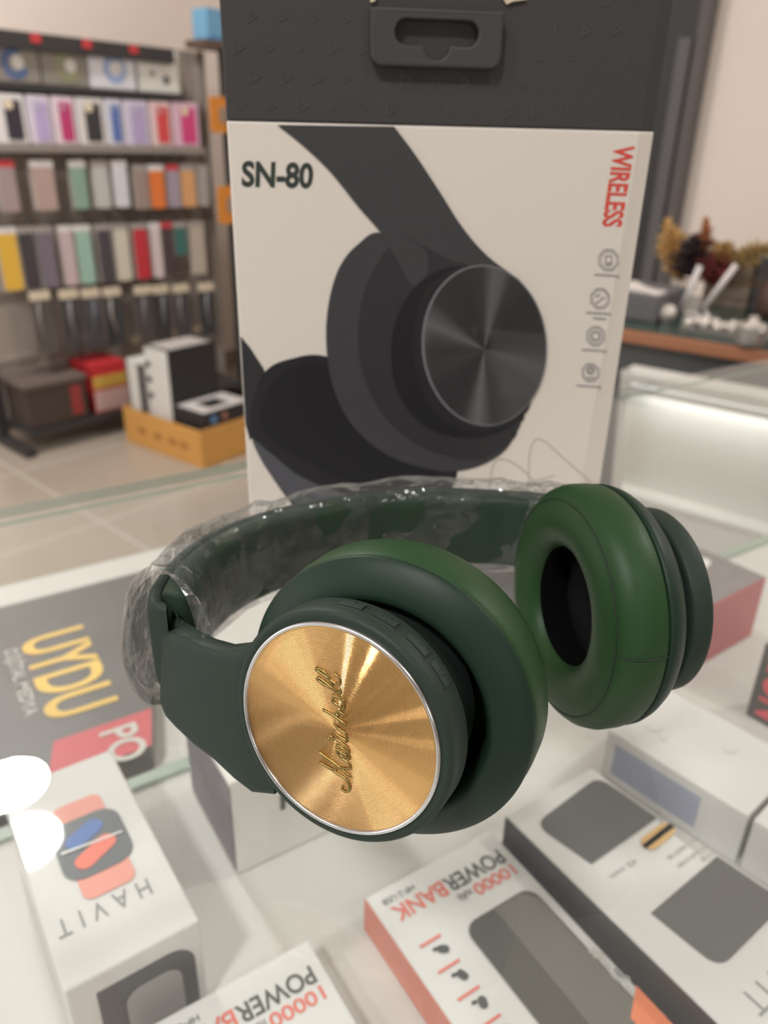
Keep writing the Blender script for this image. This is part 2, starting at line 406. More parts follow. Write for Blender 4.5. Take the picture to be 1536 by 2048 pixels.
fp = MB(); fp.prism([fo + ex * (x + 0.034) + Vector((0, 0, y + 0.0255)) + ey * 0.0002 for x, y in rrect(0.044, 0.047, 0.012, corners=(1, 0, 0, 0))], ey * 0.0003); fp.build('front_picture', M_dark, t)
fp = MB(); fp.prism([fo + ex * (x + 0.036) + Vector((0, 0, y + 0.021)) + ey * 0.0006 for x, y in rrect(0.026, 0.036, 0.008, corners=(1, 1, 0, 0))], ey * 0.0003); fp.build('front_inner_picture', mat('grey_print', (150, 148, 145), .5, coat=.5), t)

# satellite receiver box on the back table: dark top with a red end band
z = -0.20
qa, qb = hit(303, 1137, z), hit(306, 1496, z)
if (qb - C0).dot(B147) > -0.013: qb = qb - B147 * ((qb - C0).dot(B147) + 0.013)
q = [qa, qb, qb - A57 * 0.27, qa - A57 * 0.30]
t = thing('receiver_box', 'flat charcoal box with big yellow lettering and a red end band', 'box', (q[0].x, q[0].y, GT + TB + .0006), 0)
dz = Vector((0, 0, TB + .0006 - z))
MB().prism([p + dz for p in q], -dz).build('carton_body', mat('charcoal_carton', (74, 72, 70), 0.4, coat=0.3), t, bevel=0.001)
pa = hit(303, 1417, z); Lb = (pa - hit(110, 1490, z)).length
band = MB(); band.prism([p + Vector((0, 0, .0003)) for p in (pa, qb, qb - A57 * Lb, pa - A57 * Lb)], (0, 0, .0002)); band.build('red_band', mat('red_band_print', (196, 62, 74), 0.45, coat=0.3), t)
rd = (hit(200, 1420, z) - hit(90, 1265, z)); rdir = B147.copy(); udir = A57.copy()
tx = MB(); put_text(tx, 'UYDU', hit(38, 1284, z + 0.0005), rdir * 0.115, udir * 0.050, bold=0.02); tx.build('yellow_lettering', mat('yellow_ink', (226, 186, 84), .5), t)
tx = MB(); put_text(tx, 'D\u0130J\u0130TAL MEDYA', hit(0, 1306, z + 0.0005), rdir * 0.092, udir * 0.016, bold=0.01); tx.build('subtitle_lettering', mat('pale_ink', (198, 196, 190), .5), t)
tx = MB(); put_text(tx, 'PO', hit(196, 1468, z + 0.001), rdir * 0.036, udir * 0.026, bold=0.02); tx.build('band_lettering', mat('pale_ink', (198, 196, 190), .5), t)

# tall white carton below the front ear cup
rz = RZC
p0 = hit(475, 1752, SH); pv = Vector((p0.x, p0.y, 0))
zt = z_above(pv, 0, 459, 1568) - GT
exc = A57; eyc = B147
cor = pv - eyc * 0.075
t, P, ex, ey = flatbox('earbud_box', 'tall white box standing under the front ear cup', 'box', cor, rz, 0.092, 0.075, SH, zt, M_white)
lf = MB(); o = pv + Vector((0, 0, GT + SH)); lf.prism([o - ex * 0.0002 + Vector((0,0,.004)), o - ex * 0.0002 - ey * 0.073 + Vector((0,0,.004)), o - ex * 0.0002 - ey * 0.073 + Vector((0,0,zt-SH-.003)), o - ex * 0.0002 + Vector((0,0,zt-SH-.003))], -ex * 0.0003); lf.build('side_picture', mat('mauve_print', (128, 122, 128), .5, mottle=(60, .35)), t)
mk = MB(); put_text(mk, 'F', o + ex * 0.029 + ey * 0.0004 + Vector((0, 0, 0.036)), ex * 0.008, Vector((0, 0, 0.012)), bold=0.03); mk.build('front_letter', M_dktxt, t)

# power bank boxes
M_salmon = mat('salmon_print', (216, 124, 100), 0.45, coat=0.4)
M_pbdark = mat('power_bank_print', (76, 76, 72), 0.4, coat=0.6, coat_rough=0.05); M_pblite = mat('power_bank_facet_print', (104, 102, 96), 0.4, coat=0.6, coat_rough=0.05)
def power_bank(cor, rz, w, d, label, full=True):
    t, P, ex, ey = flatbox('power_bank_box', label, 'box', cor, rz, w, d, SH, -0.185, M_film, 'power bank boxes in the counter', body='carton_body')
    o = Vector((cor.x, cor.y, GT + SH)); h = SH * -1 - 0.185
    sp = MB(); sp.prism([o - ex * .0002 + Vector((0,0,.0006)), o - ex * .0002 + ey * d + Vector((0,0,.0006)), o - ex * .0002 + ey * d + Vector((0,0,h-.0006)), o - ex * .0002 + Vector((0,0,h-.0006))], -ex * .0003); sp.build('salmon_side', M_salmon, t)
    sl = MB(); put_text(sl, 'POWERBANK', o - ex * .0007 + ey * .075 + Vector((0, 0, .008)), ey * .06, Vector((0, 0, .008)), bold=.01); sl.build('side_lettering', mat('side_ink', (150, 78, 66), .5), t)
    k = MB(); put_text(k, 'POWER', P(w * .93, .0125), -ex * w * .455, ey * .0095, 0, .015); k.build('title_lettering', M_dktxt, t)
    k = MB(); put_text(k, 'BANK', P(w * .465, .0125), -ex * w * .38, ey * .0095, 0, .015); k.build('red_title_lettering', M_redtxt, t)
    k = MB(); put_text(k, '10000', P(w * .93, .0240), -ex * w * .32, ey * .0072, 0, .015); k.build('capacity_lettering', M_redtxt, t)
    k = MB(); put_text(k, 'mAh', P(w * .59, .0245), -ex * w * .10, ey * .0050); k.build('unit_lettering', M_dktxt, t)
    k = MB(); put_text(k, 'HP-2 USB', P(w * .30, .0065), -ex * w * .23, ey * .0035); k.build('model_lettering', M_dktxt, t)
    if full:
        cx, cy = w * .66, .1000
        k = MB(); topoly(k, P, [(x + cx, y + cy) for x, y in rrect(.046, .118, .008)], .0005); k.build('power_bank_picture', M_pbdark, t)
        k = MB(); topoly(k, P, [(cx - .003, cy - .058), (cx + .015, cy - .058), (cx + .022, cy - .050), (cx + .022, cy + .028), (cx - .004, cy + .028)], .0008); k.build('picture_facet', M_pblite, t)
        k = MB(); topoly(k, P, [(cx - .021, cy + .032), (cx + .021, cy + .032), (cx + .021, cy + .034), (cx - .021, cy + .034)], .0010); put_text(k, 'HAVIT', P(cx + .012, cy + .040, .0012), -ex * .022, ey * .005); k.build('picture_lettering', M_greytxt, t)
        for i in range(5):
            y = .038 + i * .0155
            k = MB(); topoly(k, P, [(w * .10, y), (w * .25, y), (w * .25, y + .0013), (w * .10, y + .0013)], .0005, 0)
            topoly(k, P, blade(w * .21, y + .0075, .006, .0042, R(30 + 40 * i)), .0005, 1); topoly(k, P, blade(w * .17, y + .0055, .003, .0018, R(10)), .0005, 1)
            k.build('feature_icon', [M_redtxt, M_dktxt], t)
        k = MB(); random.seed(3)
        for i in range(26):
            topoly(k, P, blade(w * random.uniform(.88, .98), random.uniform(.085, .125), random.uniform(.003, .008), .002, random.uniform(0, 3)), .0005 + i * 1e-5, i % 2)
        topoly(k, P, [(w * .83, .118), (w * .995, .109), (w * .995, .150), (w * .83, .150)], .0009, 2)
        k.build('corner_picture', [M_greytxt, mat('pale_grey_print', (186, 184, 178), .5), mat('orange_print', (226, 128, 88), .5)], t)
    return t
c1 = hit(730, 1795, -0.185); e1_ = hit(985, 1665, -0.185) - c1
power_bank(c1, RZC, 0.0857, 0.155, 'power bank box with a salmon side and a dark slab pictured on top')
c2r = hit(616, 1878, -0.185)
power_bank(c2r - A57 * 0.0857, RZC, 0.0857, 0.155, 'power bank box cut by the bottom edge beside the coral watch box', False)

# watch box with two dark squares
z = -0.17
c1 = hit(1012, 1632, z); c2 = hit(1184, 1534, z); e_ = (c2 - c1).normalized(); rz2 = math.atan2(e_.y, e_.x)
w2 = (c2 - c1).length; d2 = 0.175
t, P, ex, ey = flatbox('twin_watch_box', 'long white box with two charcoal square pictures and a charcoal side', 'box', c1, rz2, w2, d2, SH, z, M_film)
o = Vector((c1.x, c1.y, GT + SH)); h = z - SH
sp = MB(); sp.prism([o - ex * .0002 + Vector((0,0,.0006)), o - ex * .0002 + ey * d2 + Vector((0,0,.0006)), o - ex * .0002 + ey * d2 + Vector((0,0,h-.0006)), o - ex * .0002 + Vector((0,0,h-.0006))], -ex * .0003); sp.build('charcoal_side', M_dark, t)
def quadr(px4, n=7, r=0.009, rounded=(0, 1)):       # polygon on the top with some corners rounded
    P3 = [hit(x, y, z + .0004) for x, y in px4]; out = []
    for i, p in enumerate(P3):
        if i in rounded:
            a = (P3[i-1] - p).normalized(); b = (P3[(i+1) % len(P3)] - p).normalized()
            for k in range(n + 1):
                s = k / n; out.append((p + a * r) * (1 - s) ** 2 + p * (2 * s * (1 - s)) + (p + b * r) * s ** 2)
        else: out.append(p)
    return out
M_sq = mat('charcoal_square_print', (84, 85, 85), 0.4, coat=0.8, coat_rough=0.03)
MB().prism(quadr([(1070, 1648), (1196, 1553), (1314, 1636), (1183, 1728)]), (0, 0, .0002)).build('square_picture', M_sq, t)
MB().prism(quadr([(1302, 1826), (1434, 1713), (1572, 1806), (1440, 1938)], rounded=(3,)), (0, 0, .0002)).build('square_picture', M_sq, t)
MB().prism([p + Vector((0, 0, .0002)) for p in quadr([(1274, 1684), (1331, 1641), (1358, 1660), (1302, 1706)], r=.006, rounded=(0, 1, 2, 3))], (0, 0, .0002)).build('gold_badge', mat('gold_badge_print', (206, 166, 106), .5), t)
k = MB()
for i, (xa, ya, l) in enumerate([(1392, 1672, .026), (1408, 1690, .024), (1420, 1700, .010), (1268, 1716, .020)]):
    put_text(k, ['smart watch set', 'full touch screen', 'strap', '45 mm'][i], hit(xa, ya, z + .0004), -ex * l, ey * .0032)
k.build('small_lettering', M_greytxt, t)
k = MB(); put_text(k, 'HAVIT', hit(1600, 1880, z + .0004), -ex * .050, ey * .011, spacing=1.5); k.build('brand_lettering', M_greytxt, t)

# white boxes with pale print, right of the twin watch box
def white_pair(cor, label, w, d, strip, z=-0.17):
    t, P, ex, ey = flatbox('phone_accessory_box', label, 'box', cor, math.atan2(exw.y, exw.x), w, d, SH, z, M_film, 'white accessory boxes at the right')
    o = Vector((cor.x, cor.y, GT + SH)); h = z - SH
    if strip:
        k = MB()
        for i in range(7):
            k.prism([o - ex * .0002 + ey * (.008) + Vector((0,0,.008 + i*.0036)), o - ex * .0002 + ey * .068 + Vector((0,0,.008 + i*.0036)), o - ex * .0002 + ey * .068 + Vector((0,0,.0105 + i*.0036)), o - ex * .0002 + ey * .008 + Vector((0,0,.0105 + i*.0036))], -ex * .0003)
        k.build('blue_barcode_strip', mat('blue_grey_ink', (150, 158, 184), .5), t)
        k = MB(); topoly(k, P, blade(.026, .020, .012, .006, .4)); topoly(k, P, blade(.022, .028, .008, .004, -.3)); topoly(k, P, blade(.045, .062, .010, .006, .2)); k.build('faint_print', mat('faint_ink', (204, 205, 200), .5), t)
    return t
w1 = hit(1215, 1458, -0.17); w2_ = hit(1497, 1632, -0.17)
eyw = (w2_ - w1).normalized(); exw = Vector((-eyw.y, eyw.x, 0))
white_pair(w1, 'white box with a strip of blue print on its side, right of the ear cups', 0.070, (w2_ - w1).length, True)
white_pair(w2_ + eyw * 0.003, 'plain white box at the right edge, next in line after the blue printed one', 0.070, 0.09, False)

# red box and dark box with red letters
zr = -0.15
a = hit(1418, 1216, zr); b = hit(1534, 1155, zr); e_ = (b - a).normalized(); rzr = math.atan2(e_.y, e_.x)
nrm_ = Vector((-e_.y, e_.x, 0))
lo = hit(1507, 1276, SH)
t, P, ex, ey = flatbox('red_grey_box', 'box with a dull red side and grey top behind the far ear cup', 'box', a - e_ * 0.03 + nrm_ * 0.075, rzr, (b - a).length + 0.03, 0.075, SH, zr, mat('dull_red_carton', (178, 70, 74), 0.45, coat=0.2))
k = MB(); w_ = (b - a).length + .03; topoly(k, P, [(.001, .001), (w_ - .001, .001), (w_ - .001, .074), (.001, .074)]); k.build('grey_lid_print', mat('grey_lid', (126, 120, 120), .45, mottle=(40, .3)), t)
k = MB(); topoly(k, P, blade(w_ * .72, .030, .034, .014, -.25), .0008); k.build('pale_label', M_white, t)
p0 = hit(1490, 1430, SH); zt = z_above(p0, 0, 1519, 1284) - GT
fx = (hit(1536, 1456, SH) - p0).normalized(); fy = Vector((fx.y, -fx.x, 0)); cor = p0 - fy * 0.03
t, P, ex, ey = flatbox('dark_red_lettered_box', 'dark box with red lettering standing at the right edge of the photo', 'box', cor, math.atan2(fx.y, fx.x), 0.07, 0.03, SH, zt, M_dark)
fo = Vector((p0.x, p0.y, GT + SH)) + fy * .0002
k = MB(); put_text(k, 'EON', fo + fx * .006 + Vector((0, 0, zt - SH - .010)), Vector((0, 0, -(zt - SH - .016))), fx * .026, bold=.02); k.build('red_lettering', mat('red_ink', (206, 70, 84), .5), t)

# white framed display case standing on the back table
B0 = EYEPOS + (hit(1221, 990, TB) - EYEPOS) * 1.606
dR = Vector((math.sin(R(128)), math.cos(R(128)), 0)); dN = Vector((-dR.y, dR.x, 0))
if dN.y < 0: dN = -dN                                         # away from the camera
pp = on_plane(1243, 740, B0, dR)
lean_v = Vector((0, 0, 1)) + dN * ((pp - B0).dot(dN) / (pp.z - B0.z))
Hc = pp.z - B0.z; Lc = 0.36
t = thing('framed_display_case', 'white display case with a slanted framed glass front beyond the counter at the right', 'display case', (B0.x, B0.y, 0), math.atan2(dR.y, dR.x))
Up = lambda h: lean_v * h
fr = MB(); fw = .010
def cs(mb, x0, x1, h0, h1, d0, d1, mi=0):
    return mb.prism([B0 + dR * x0 + Up(h0) + dN * d0, B0 + dR * x1 + Up(h0) + dN * d0, B0 + dR * x1 + Up(h1) + dN * d0, B0 + dR * x0 + Up(h1) + dN * d0], dN * (d1 - d0), mi)
cs(MB(), 0, .017, 0, Hc, 0, .014).build('post', M_lam, t, bevel=.002)
cs(MB(), Lc - .011, Lc, 0, Hc, 0, .012).build('post', M_lam, t, bevel=.002)
cs(MB(), 0, Lc, Hc - .022, Hc, -.004, .058).build('top_rail', M_lam, t, bevel=.003)
cs(MB(), .02, Lc - .02, Hc - .0265, Hc - .0235, .006, .014).build('added_glow_strip', emit_mat('added_glow_white', (1, .99, .95), 1.3), t)  # glowing strip added to brighten the case front
ll = area('case_fill_lamp', tuple(B0 + dR * (Lc / 2) + Up(Hc - .030) + dN * .014), tuple(B0 + dR * (Lc / 2) + Up(Hc * .25) + dN * .05), Lc - .04, .008, .75)  # fill light added to whiten the case interior
ll.name = 'case_fill_light'
cs(MB(), 0, Lc, Hc - .040, Hc - .027, -.002, .014).build('inner_rail', M_lam, t, bevel=.002)
MB().prism([B0 + dR * a + dN * b - Vector((0, 0, B0.z - .001)) for a, b in ((0, .002), (Lc, .002), (Lc, .10), (0, .10))], (0, 0, B0.z - .003)).build('base_cabinet', M_lam, t, bevel=.003)
cs(MB(), 0, Lc, 0, .012, 0, .06).build('bottom_rail', M_lam, t, bevel=.002)
cs(MB(), .011, Lc - .011, .012, Hc - .040, .004, .007).build('front_pane', M_pane, t)
cs(MB(), 0, Lc, .012, Hc - .014, .050, .056).build('back_panel', M_lam, t)

# ------------------------------------------------------------------ headphone carton
BX0 = Vector((-0.0655, 0.339, GT)); BE = Vector((math.sin(R(84)), math.cos(R(84)), 0)); BN = Vector((BE.y, -BE.x, 0))   # BN faces the camera
BW, BD, BH = 0.1762, 0.080, 0.262
def bp(px, py, lift=0.0): return on_plane(px, py, BX0, BN) + BN * lift
zb = (bp(450, 243).z + bp(1313, 262).z) / 2
carton = thing('headphone_carton', 'black and white retail carton with a headphone picture, upright on the glass counter', 'box', tuple(BX0), math.atan2(BE.y, BE.x))
def footprint(uc): return [BX0, BX0 + BE * uc, BX0 + BE * BW - BN * 0.0028, BX0 + BE * BW - BN * BD, BX0 - BN * BD]
lo = footprint(0.1645); hi = footprint(0.1690); V = lambda z: Vector((0, 0, z))
k = MB(); n5 = 5
vs = [p for p in lo] + [p + V(zb - GT) for p in hi]
k.add(vs, [(4,3,2,1,0), (5,6,7,8,9)] + [(i, (i+1) % 5, (i+1) % 5 + 5, i + 5) for i in range(5)])
M_sleeve = mat('white_sleeve', (214, 206, 197), 0.5, coat=0.15, coat_rough=0.2)
k.build('white_sleeve', M_sleeve, carton, bevel=0.0007)
k = MB(); vs = [p + V(zb - GT + .0002) for p in hi] + [p + V(BH) for p in hi]
k.add(vs, [(4,3,2,1,0), (5,6,7,8,9)] + [(i, (i+1) % 5, (i+1) % 5 + 5, i + 5) for i in range(5)])
M_lid = mat('black_carton', (62, 60, 60), 0.6, spec=0.3)
k.build('black_top', M_lid, carton, bevel=0.0007)
# faint triangle pattern on the black top
k = MB(); random.seed(11)
for row in range(9):
    for c_ in range(15):
        u = 0.006 + c_ * 0.0118 + (row % 2) * 0.0055; w_ = zb + 0.006 + row * 0.0098
        if u > 0.163 or w_ > GT + BH - 0.006 or (0.055 < u < 0.118 and w_ > zb + 0.022): continue
        r = random.choice((0.0016, 0.0022, 0.0030)); a0 = random.choice((0, 0.05, -0.06))
        c3 = BX0 + BE * u + V(w_ - GT)
        pts = [c3 + BE * (r * math.cos(a0 + j * 2.0944)) + V(r * math.sin(a0 + j * 2.0944)) for j in range(3)]
        for j in range(3):
            p, q = pts[j], pts[(j + 1) % 3]; d_ = (q - p).normalized(); s_ = d_.cross(BN) * 0.00022
            k.prism([p - s_, q - s_, q + s_, p + s_], BN * 0.0002)
k.build('triangle_pattern', mat('triangle_varnish', (72, 70, 70), 0.45, spec=0.35), carton)

def face_poly(name, pts, m, lift, smoothed=True, th=0.00012, n=6, parent=None):
    P3 = [bp(x, y, lift) for x, y in pts]
    if smoothed: P3 = catmull(P3, n, True)
    return MB().prism(P3, BN * th).build(name, m, parent or carton)
M_p1 = mat('print_charcoal', (62, 61, 64), 0.5, spec=0.25); M_p2 = mat('print_dark_charcoal', (50, 48, 51), 0.5, spec=0.25); M_p3 = mat('print_black', (32, 31, 34), 0.5, spec=0.25)
M_p4 = mat('print_slate', (80, 80, 86), 0.5, spec=0.25); M_p0 = mat('print_near_black', (39, 38, 40), 0.5, spec=0.25)
pic = MB()
def pp(pts, mi, lift, smoothed=True, n=6):
    P3 = [bp(x, y, lift) for x, y in pts]
    if smoothed: P3 = catmull(P3, n, True)
    pic.prism(P3, BN * 0.00008, mi)
L = 0.00012
pp([(481, 672), (500, 695), (528, 738), (540, 800), (520, 860), (500, 880), (491, 850)], 1, L, False)
pp([(500, 850), (512, 780), (535, 738), (580, 718), (650, 712), (760, 760), (860, 860), (912, 930), (905, 975), (885, 1010), (860, 1028), (620, 1032), (590, 1015), (545, 955), (515, 905)], 4, L * 1.4)
pp([(505, 880), (540, 905), (600, 952), (680, 985), (770, 1003), (850, 1008), (888, 1000), (870, 1024), (760, 1032), (640, 1030), (585, 1000), (535, 940)], 3, L * 1.8)
pp([(585, 1005), (660, 1022), (760, 1030), (850, 1030), (850, 1045), (610, 1045)], 2, L * 2.0, False)
pp([(520, 830), (540, 770), (580, 735), (650, 725), (740, 790), (830, 890), (880, 970), (790, 985), (690, 960), (600, 915), (545, 880)], 2, L * 2.2)
pp([(600, 800), (640, 760), (700, 780), (770, 850), (820, 930), (740, 930), (660, 890), (610, 850)], 2, L * 2.4)
pp([(765, 466), (714, 490), (680, 532), (660, 592), (652, 662), (657, 732), (672, 790), (702, 846), (746, 890), (800, 921), (860, 938), (910, 942), (962, 930), (1006, 904), (1030, 868), (1040, 822), (1000, 620), (860, 530)], 0, L * 3)
pp([(800, 480), (752, 530), (724, 600), (716, 690), (732, 768), (772, 838), (830, 886), (900, 914), (960, 918), (1010, 890), (1036, 840), (1000, 620), (880, 520)], 1, L * 3.5)
pp([(555, 250), (788, 253)] + [(p.x, p.y) for p in catmull([(788, 253, 0), (832, 312, 0), (880, 385, 0), (925, 455, 0), (975, 512, 0), (1040, 560, 0)], 6)][1:] + [(1000, 640), (870, 620), (815, 560)] + [(p.x, p.y) for p in catmull([(800, 530, 0), (765, 470, 0), (718, 415, 0), (660, 343, 0), (605, 290, 0), (555, 250, 0)], 6)][:-1], 0, L * 4, False)
pp([(800, 470), (850, 500), (850, 560), (812, 620), (800, 700), (812, 770), (850, 830), (905, 866), (970, 880), (1035, 850), (1042, 800), (960, 560), (900, 520)], 1, L * 4.5)
pp([(862, 548), (815, 592), (787, 655), (783, 730), (800, 795), (842, 846), (902, 872), (975, 872), (1038, 838), (1060, 780), (1000, 600), (930, 535)], 2, L * 5)
pp([(870, 560), (838, 610), (826, 690), (838, 765), (870, 825), (920, 856), (985, 858), (1040, 830), (1050, 700), (960, 540)], 4, L * 5.5)
picture = pic.build('headphone_picture', [M_p1, M_p2, M_p3, M_p4, M_p0], carton)
# printed disc of the pictured headphone
def radial_print():
    m = bpy.data.materials.new('printed_spun_disc'); m.use_nodes = True; nt = m.node_tree; b = nt.nodes['Principled BSDF']
    tc = nt.nodes.new('ShaderNodeTexCoord'); mp = nt.nodes.new('ShaderNodeMapping'); mp.vector_type = 'POINT'
    c = bp(968, 698) ; M = world_of(carton).inverted() @ c
    sx_ = nt.nodes.new('ShaderNodeSeparateXYZ'); cb = nt.nodes.new('ShaderNodeCombineXYZ'); mp.vector_type = 'POINT'
    mp.inputs['Location'].default_value = (-M.x * 1.27, -M.z, 0); mp.inputs['Scale'].default_value = (1.27, 1, 1)
    nt.links.new(tc.outputs['Object'], sx_.inputs[0]); nt.links.new(sx_.outputs[0], cb.inputs[0]); nt.links.new(sx_.outputs[2], cb.inputs[1])
    gr = nt.nodes.new('ShaderNodeTexGradient'); gr.gradient_type = 'RADIAL'
    cr = nt.nodes.new('ShaderNodeValToRGB'); e = cr.color_ramp.elements
    stops = [(0, 44), (.05, 52), (.10, 42), (.16, 40), (.20, 44), (.245, 96), (.29, 50), (.36, 66), (.42, 58), (.46, 72), (.49, 46), (.53, 34), (.62, 30), (.69, 40), (.715, 78), (.74, 84), (.77, 42), (.83, 34), (.90, 40), (.945, 88), (.97, 60), (1, 44)]
    e[0].position = 0; e[0].color = (*lin((stops[0][1],) * 3), 1); e[1].position = 1; e[1].color = (*lin((stops[-1][1],) * 3), 1)
    for p, v in stops[1:-1]:
        x = e.new(p); x.color = (*lin((v, v, v + 2)), 1)
    nt.links.new(cb.outputs[0], mp.inputs[0]); nt.links.new(mp.outputs[0], gr.inputs[0]); nt.links.new(gr.outputs[1], cr.inputs[0]); nt.links.new(cr.outputs[0], b.inputs['Base Color'])
    b.inputs['Roughness'].default_value = 0.45; b.inputs['Coat Weight'].default_value = 0.15
    return m
def ell(cx, cy, rx, ry, tilt, n=72):
    return [(cx + rx * math.cos(a) * math.cos(tilt) - ry * math.sin(a) * math.sin(tilt), cy + rx * math.cos(a) * math.sin(tilt) + ry * math.sin(a) * math.cos(tilt)) for a in [2 * math.pi * i / n for i in range(n)]]
face_poly('picture_disc_rim', ell(968, 690, 125, 161, R(-4)), mat('print_rim_grey', (112, 112, 116), .4), L * 6.3, False)
face_poly('picture_disc', ell(969, 690, 121, 158, R(-4)), radial_print(), L * 7.2, False)
k = MB()
def line(mb, pts, w, lift, mi=0, smooth=True):
    P3 = [bp(x, y, lift) for x, y in pts]
    if smooth and len(P3) > 2: P3 = catmull(P3, 8)
    for i in range(len(P3) - 1):
        p, q = P3[i], P3[i + 1]; s_ = (q - p).normalized().cross(BN) * w
        mb.prism([p - s_, q - s_, q + s_, p + s_], BN * 0.00008, mi)
for pts in ([(915, 960), (925, 955), (950, 970), (980, 1000), (1000, 1015)], [(975, 1005), (985, 935), (1005, 918), (1040, 935), (1080, 975), (1100, 992)], [(1058, 995), (1058, 920), (1066, 885), (1085, 880), (1120, 910), (1160, 945), (1190, 970)], [(1012, 985), (1060, 965), (1110, 950)]):
    line(k, pts, 0.00022, L)
k.build('wave_lines', mat('pale_grey_ink', (170, 162, 156), .6), carton)
k = MB(); put_text(k, 'SN-80', bp(483, 374, L), bp(625, 378, L) - bp(483, 374, L), bp(484, 321, L) - bp(483, 374, L), bold=0.035); k.build('model_lettering', mat('green_black_ink', (44, 52, 48), .5), carton)
k = MB(); put_text(k, 'WIRELESS', bp(1228, 290, L), bp(1203, 453, L) - bp(1228, 290, L), bp(1270, 292, L) - bp(1228, 290, L), bold=0.03); k.build('side_lettering', mat('red_orange_ink', (206, 70, 58), .5), carton)
M_ico = mat('icon_grey_ink', (146, 142, 142), .6)
for i, (x, y, s_) in enumerate([(1217, 520, 21), (1200, 597, 20), (1191, 672, 19), (1181, 745, 18)]):
    k = MB(); lift = L
    def bq(px, py): return bp(px, py, lift)
    oct_ = lambda r: [(x + r * math.cos(R(22.5 + 45 * j)), y + 1.08 * r * math.sin(R(22.5 + 45 * j))) for j in range(9)]
    line(k, oct_(s_), .00022, lift, 0, False); line(k, oct_(s_ * .8), .00016, lift, 0, False)
    if i == 0:
        line(k, [(x - 6, y + 10), (x - 6, y - 8), (x + 6, y - 8), (x + 6, y + 10)], .0003, lift, 0, False); line(k, [(x - 4, y + 8), (x + 4, y + 8)], .0008, lift, 0, False)
    elif i == 1:
        for dx, dy in ((-5, -6), (5, 0), (-4, 7)): line(k, [(x + dx - 5, y + dy + 2), (x + dx + 5, y + dy - 2)], .0004, lift, 0, False)
    elif i == 2:
        line(k, [(x + 9 * math.cos(a), y + 9 * math.sin(a)) for a in [j * .785 for j in range(9)]], .0005, lift, 0, False)
    else:
        line(k, [(x + 6 * math.cos(a), y - 4 + 6 * math.sin(a)) for a in [j * .785 for j in range(9)]], .0007, lift, 0, False); line(k, [(x - 7, y + 10), (x + 7, y + 10)], .0003, lift, 0, False)
    line(k, [(x - 28, y + s_ + 11 - 3), (x + 22, y + s_ + 11)], .0004, lift, 0, False)
    if i == 1: line(k, [(x - 14, y + s_ + 19), (x + 12, y + s_ + 21)], .0004, lift, 0, False)
    k.build('feature_icon', M_ico, carton)

def plate2d(splines, depth, bevel=0.0, res=2):      # filled 2D outline with holes -> mesh in xy, centred in z
    c = bpy.data.curves.new('outline', 'CURVE'); c.dimensions = '2D'; c.fill_mode = 'BOTH'; c.extrude = depth / 2; c.bevel_depth = bevel; c.bevel_resolution = res; c.offset = -bevel
    for s in splines:
        sp = c.splines.new('POLY'); sp.points.add(len(s) - 1); sp.use_cyclic_u = True
        for p, (x, y) in zip(sp.points, s): p.co = (x, y, 0, 1)
    o = bpy.data.objects.new('outline', c); COL.objects.link(o)
    me = bpy.data.meshes.new_from_object(o.evaluated_get(bpy.context.evaluated_depsgraph_get())); bpy.data.objects.remove(o)
    return me
tl, tr, br, bl_ = bp(745, 14), bp(1006, 30), bp(994, 141), bp(735, 131)
tc_ = (tl + tr + br + bl_) / 4; tex = ((tr - tl).length + (br - bl_).length) / 2; tey = ((tl - bl_).length + (tr - br).length) / 2
tX = BE.copy(); tY = Vector((0, 0, 1))
slot_r = 0.0044; sw = 0.0325
slot = []
for a in range(0, 181, 15): slot.append((-sw / 2 + slot_r - slot_r * math.sin(R(a)), slot_r * math.cos(R(a))))
for a in range(180, 361, 20): slot.append((0.0052 * math.cos(R(a)), -slot_r * 0.95 + 0.0050 * math.sin(R(a))))
for a in range(180, 361, 15): slot.append((sw / 2 - slot_r - slot_r * math.sin(R(a)), slot_r * math.cos(R(a))))
slot = [(x, y + 0.0018) for x, y in slot]
me = plate2d([rrect(tex, tey, 0.0045, 6, (0.25, 0.25, 1, 1)), slot], 0.0036, 0.0006)
k = MB(); k.mesh(me, lambda c: tc_ + tX * c.x + tY * c.y + BN * (0.0019 + c.z)); k.build('hang_tab', mat('hang_tab_black', (64, 64, 62), 0.55, spec=0.3), carton, 35)
me = plate2d([rrect(tex * .95, tey * .90, 0.0036, 6, (0.2, 0.2, 1, 1)), rrect(tex * .925, tey * .86, 0.003, 6, (0.2, 0.2, 1, 1))], 0.0010, 0.0002)
k = MB(); k.mesh(me, lambda c: tc_ + tX * c.x + tY * c.y + BN * (0.0037 + c.z)); k.build('hang_tab_lip', mat('hang_tab_black', (64, 64, 62), 0.55, spec=0.3), carton, 35)
k = MB()
for pts in ([(738, -8), (752, -6), (750, 3), (741, 6)], [(1004, -4), (1040, -10), (1052, 0), (1024, 4), (1012, 10)]):
    k.prism([bp(x, y, .0003) for x, y in pts], BN * .0008)
k.build('torn_paper', mat('torn_paper_beige', (206, 190, 168), .9), carton)

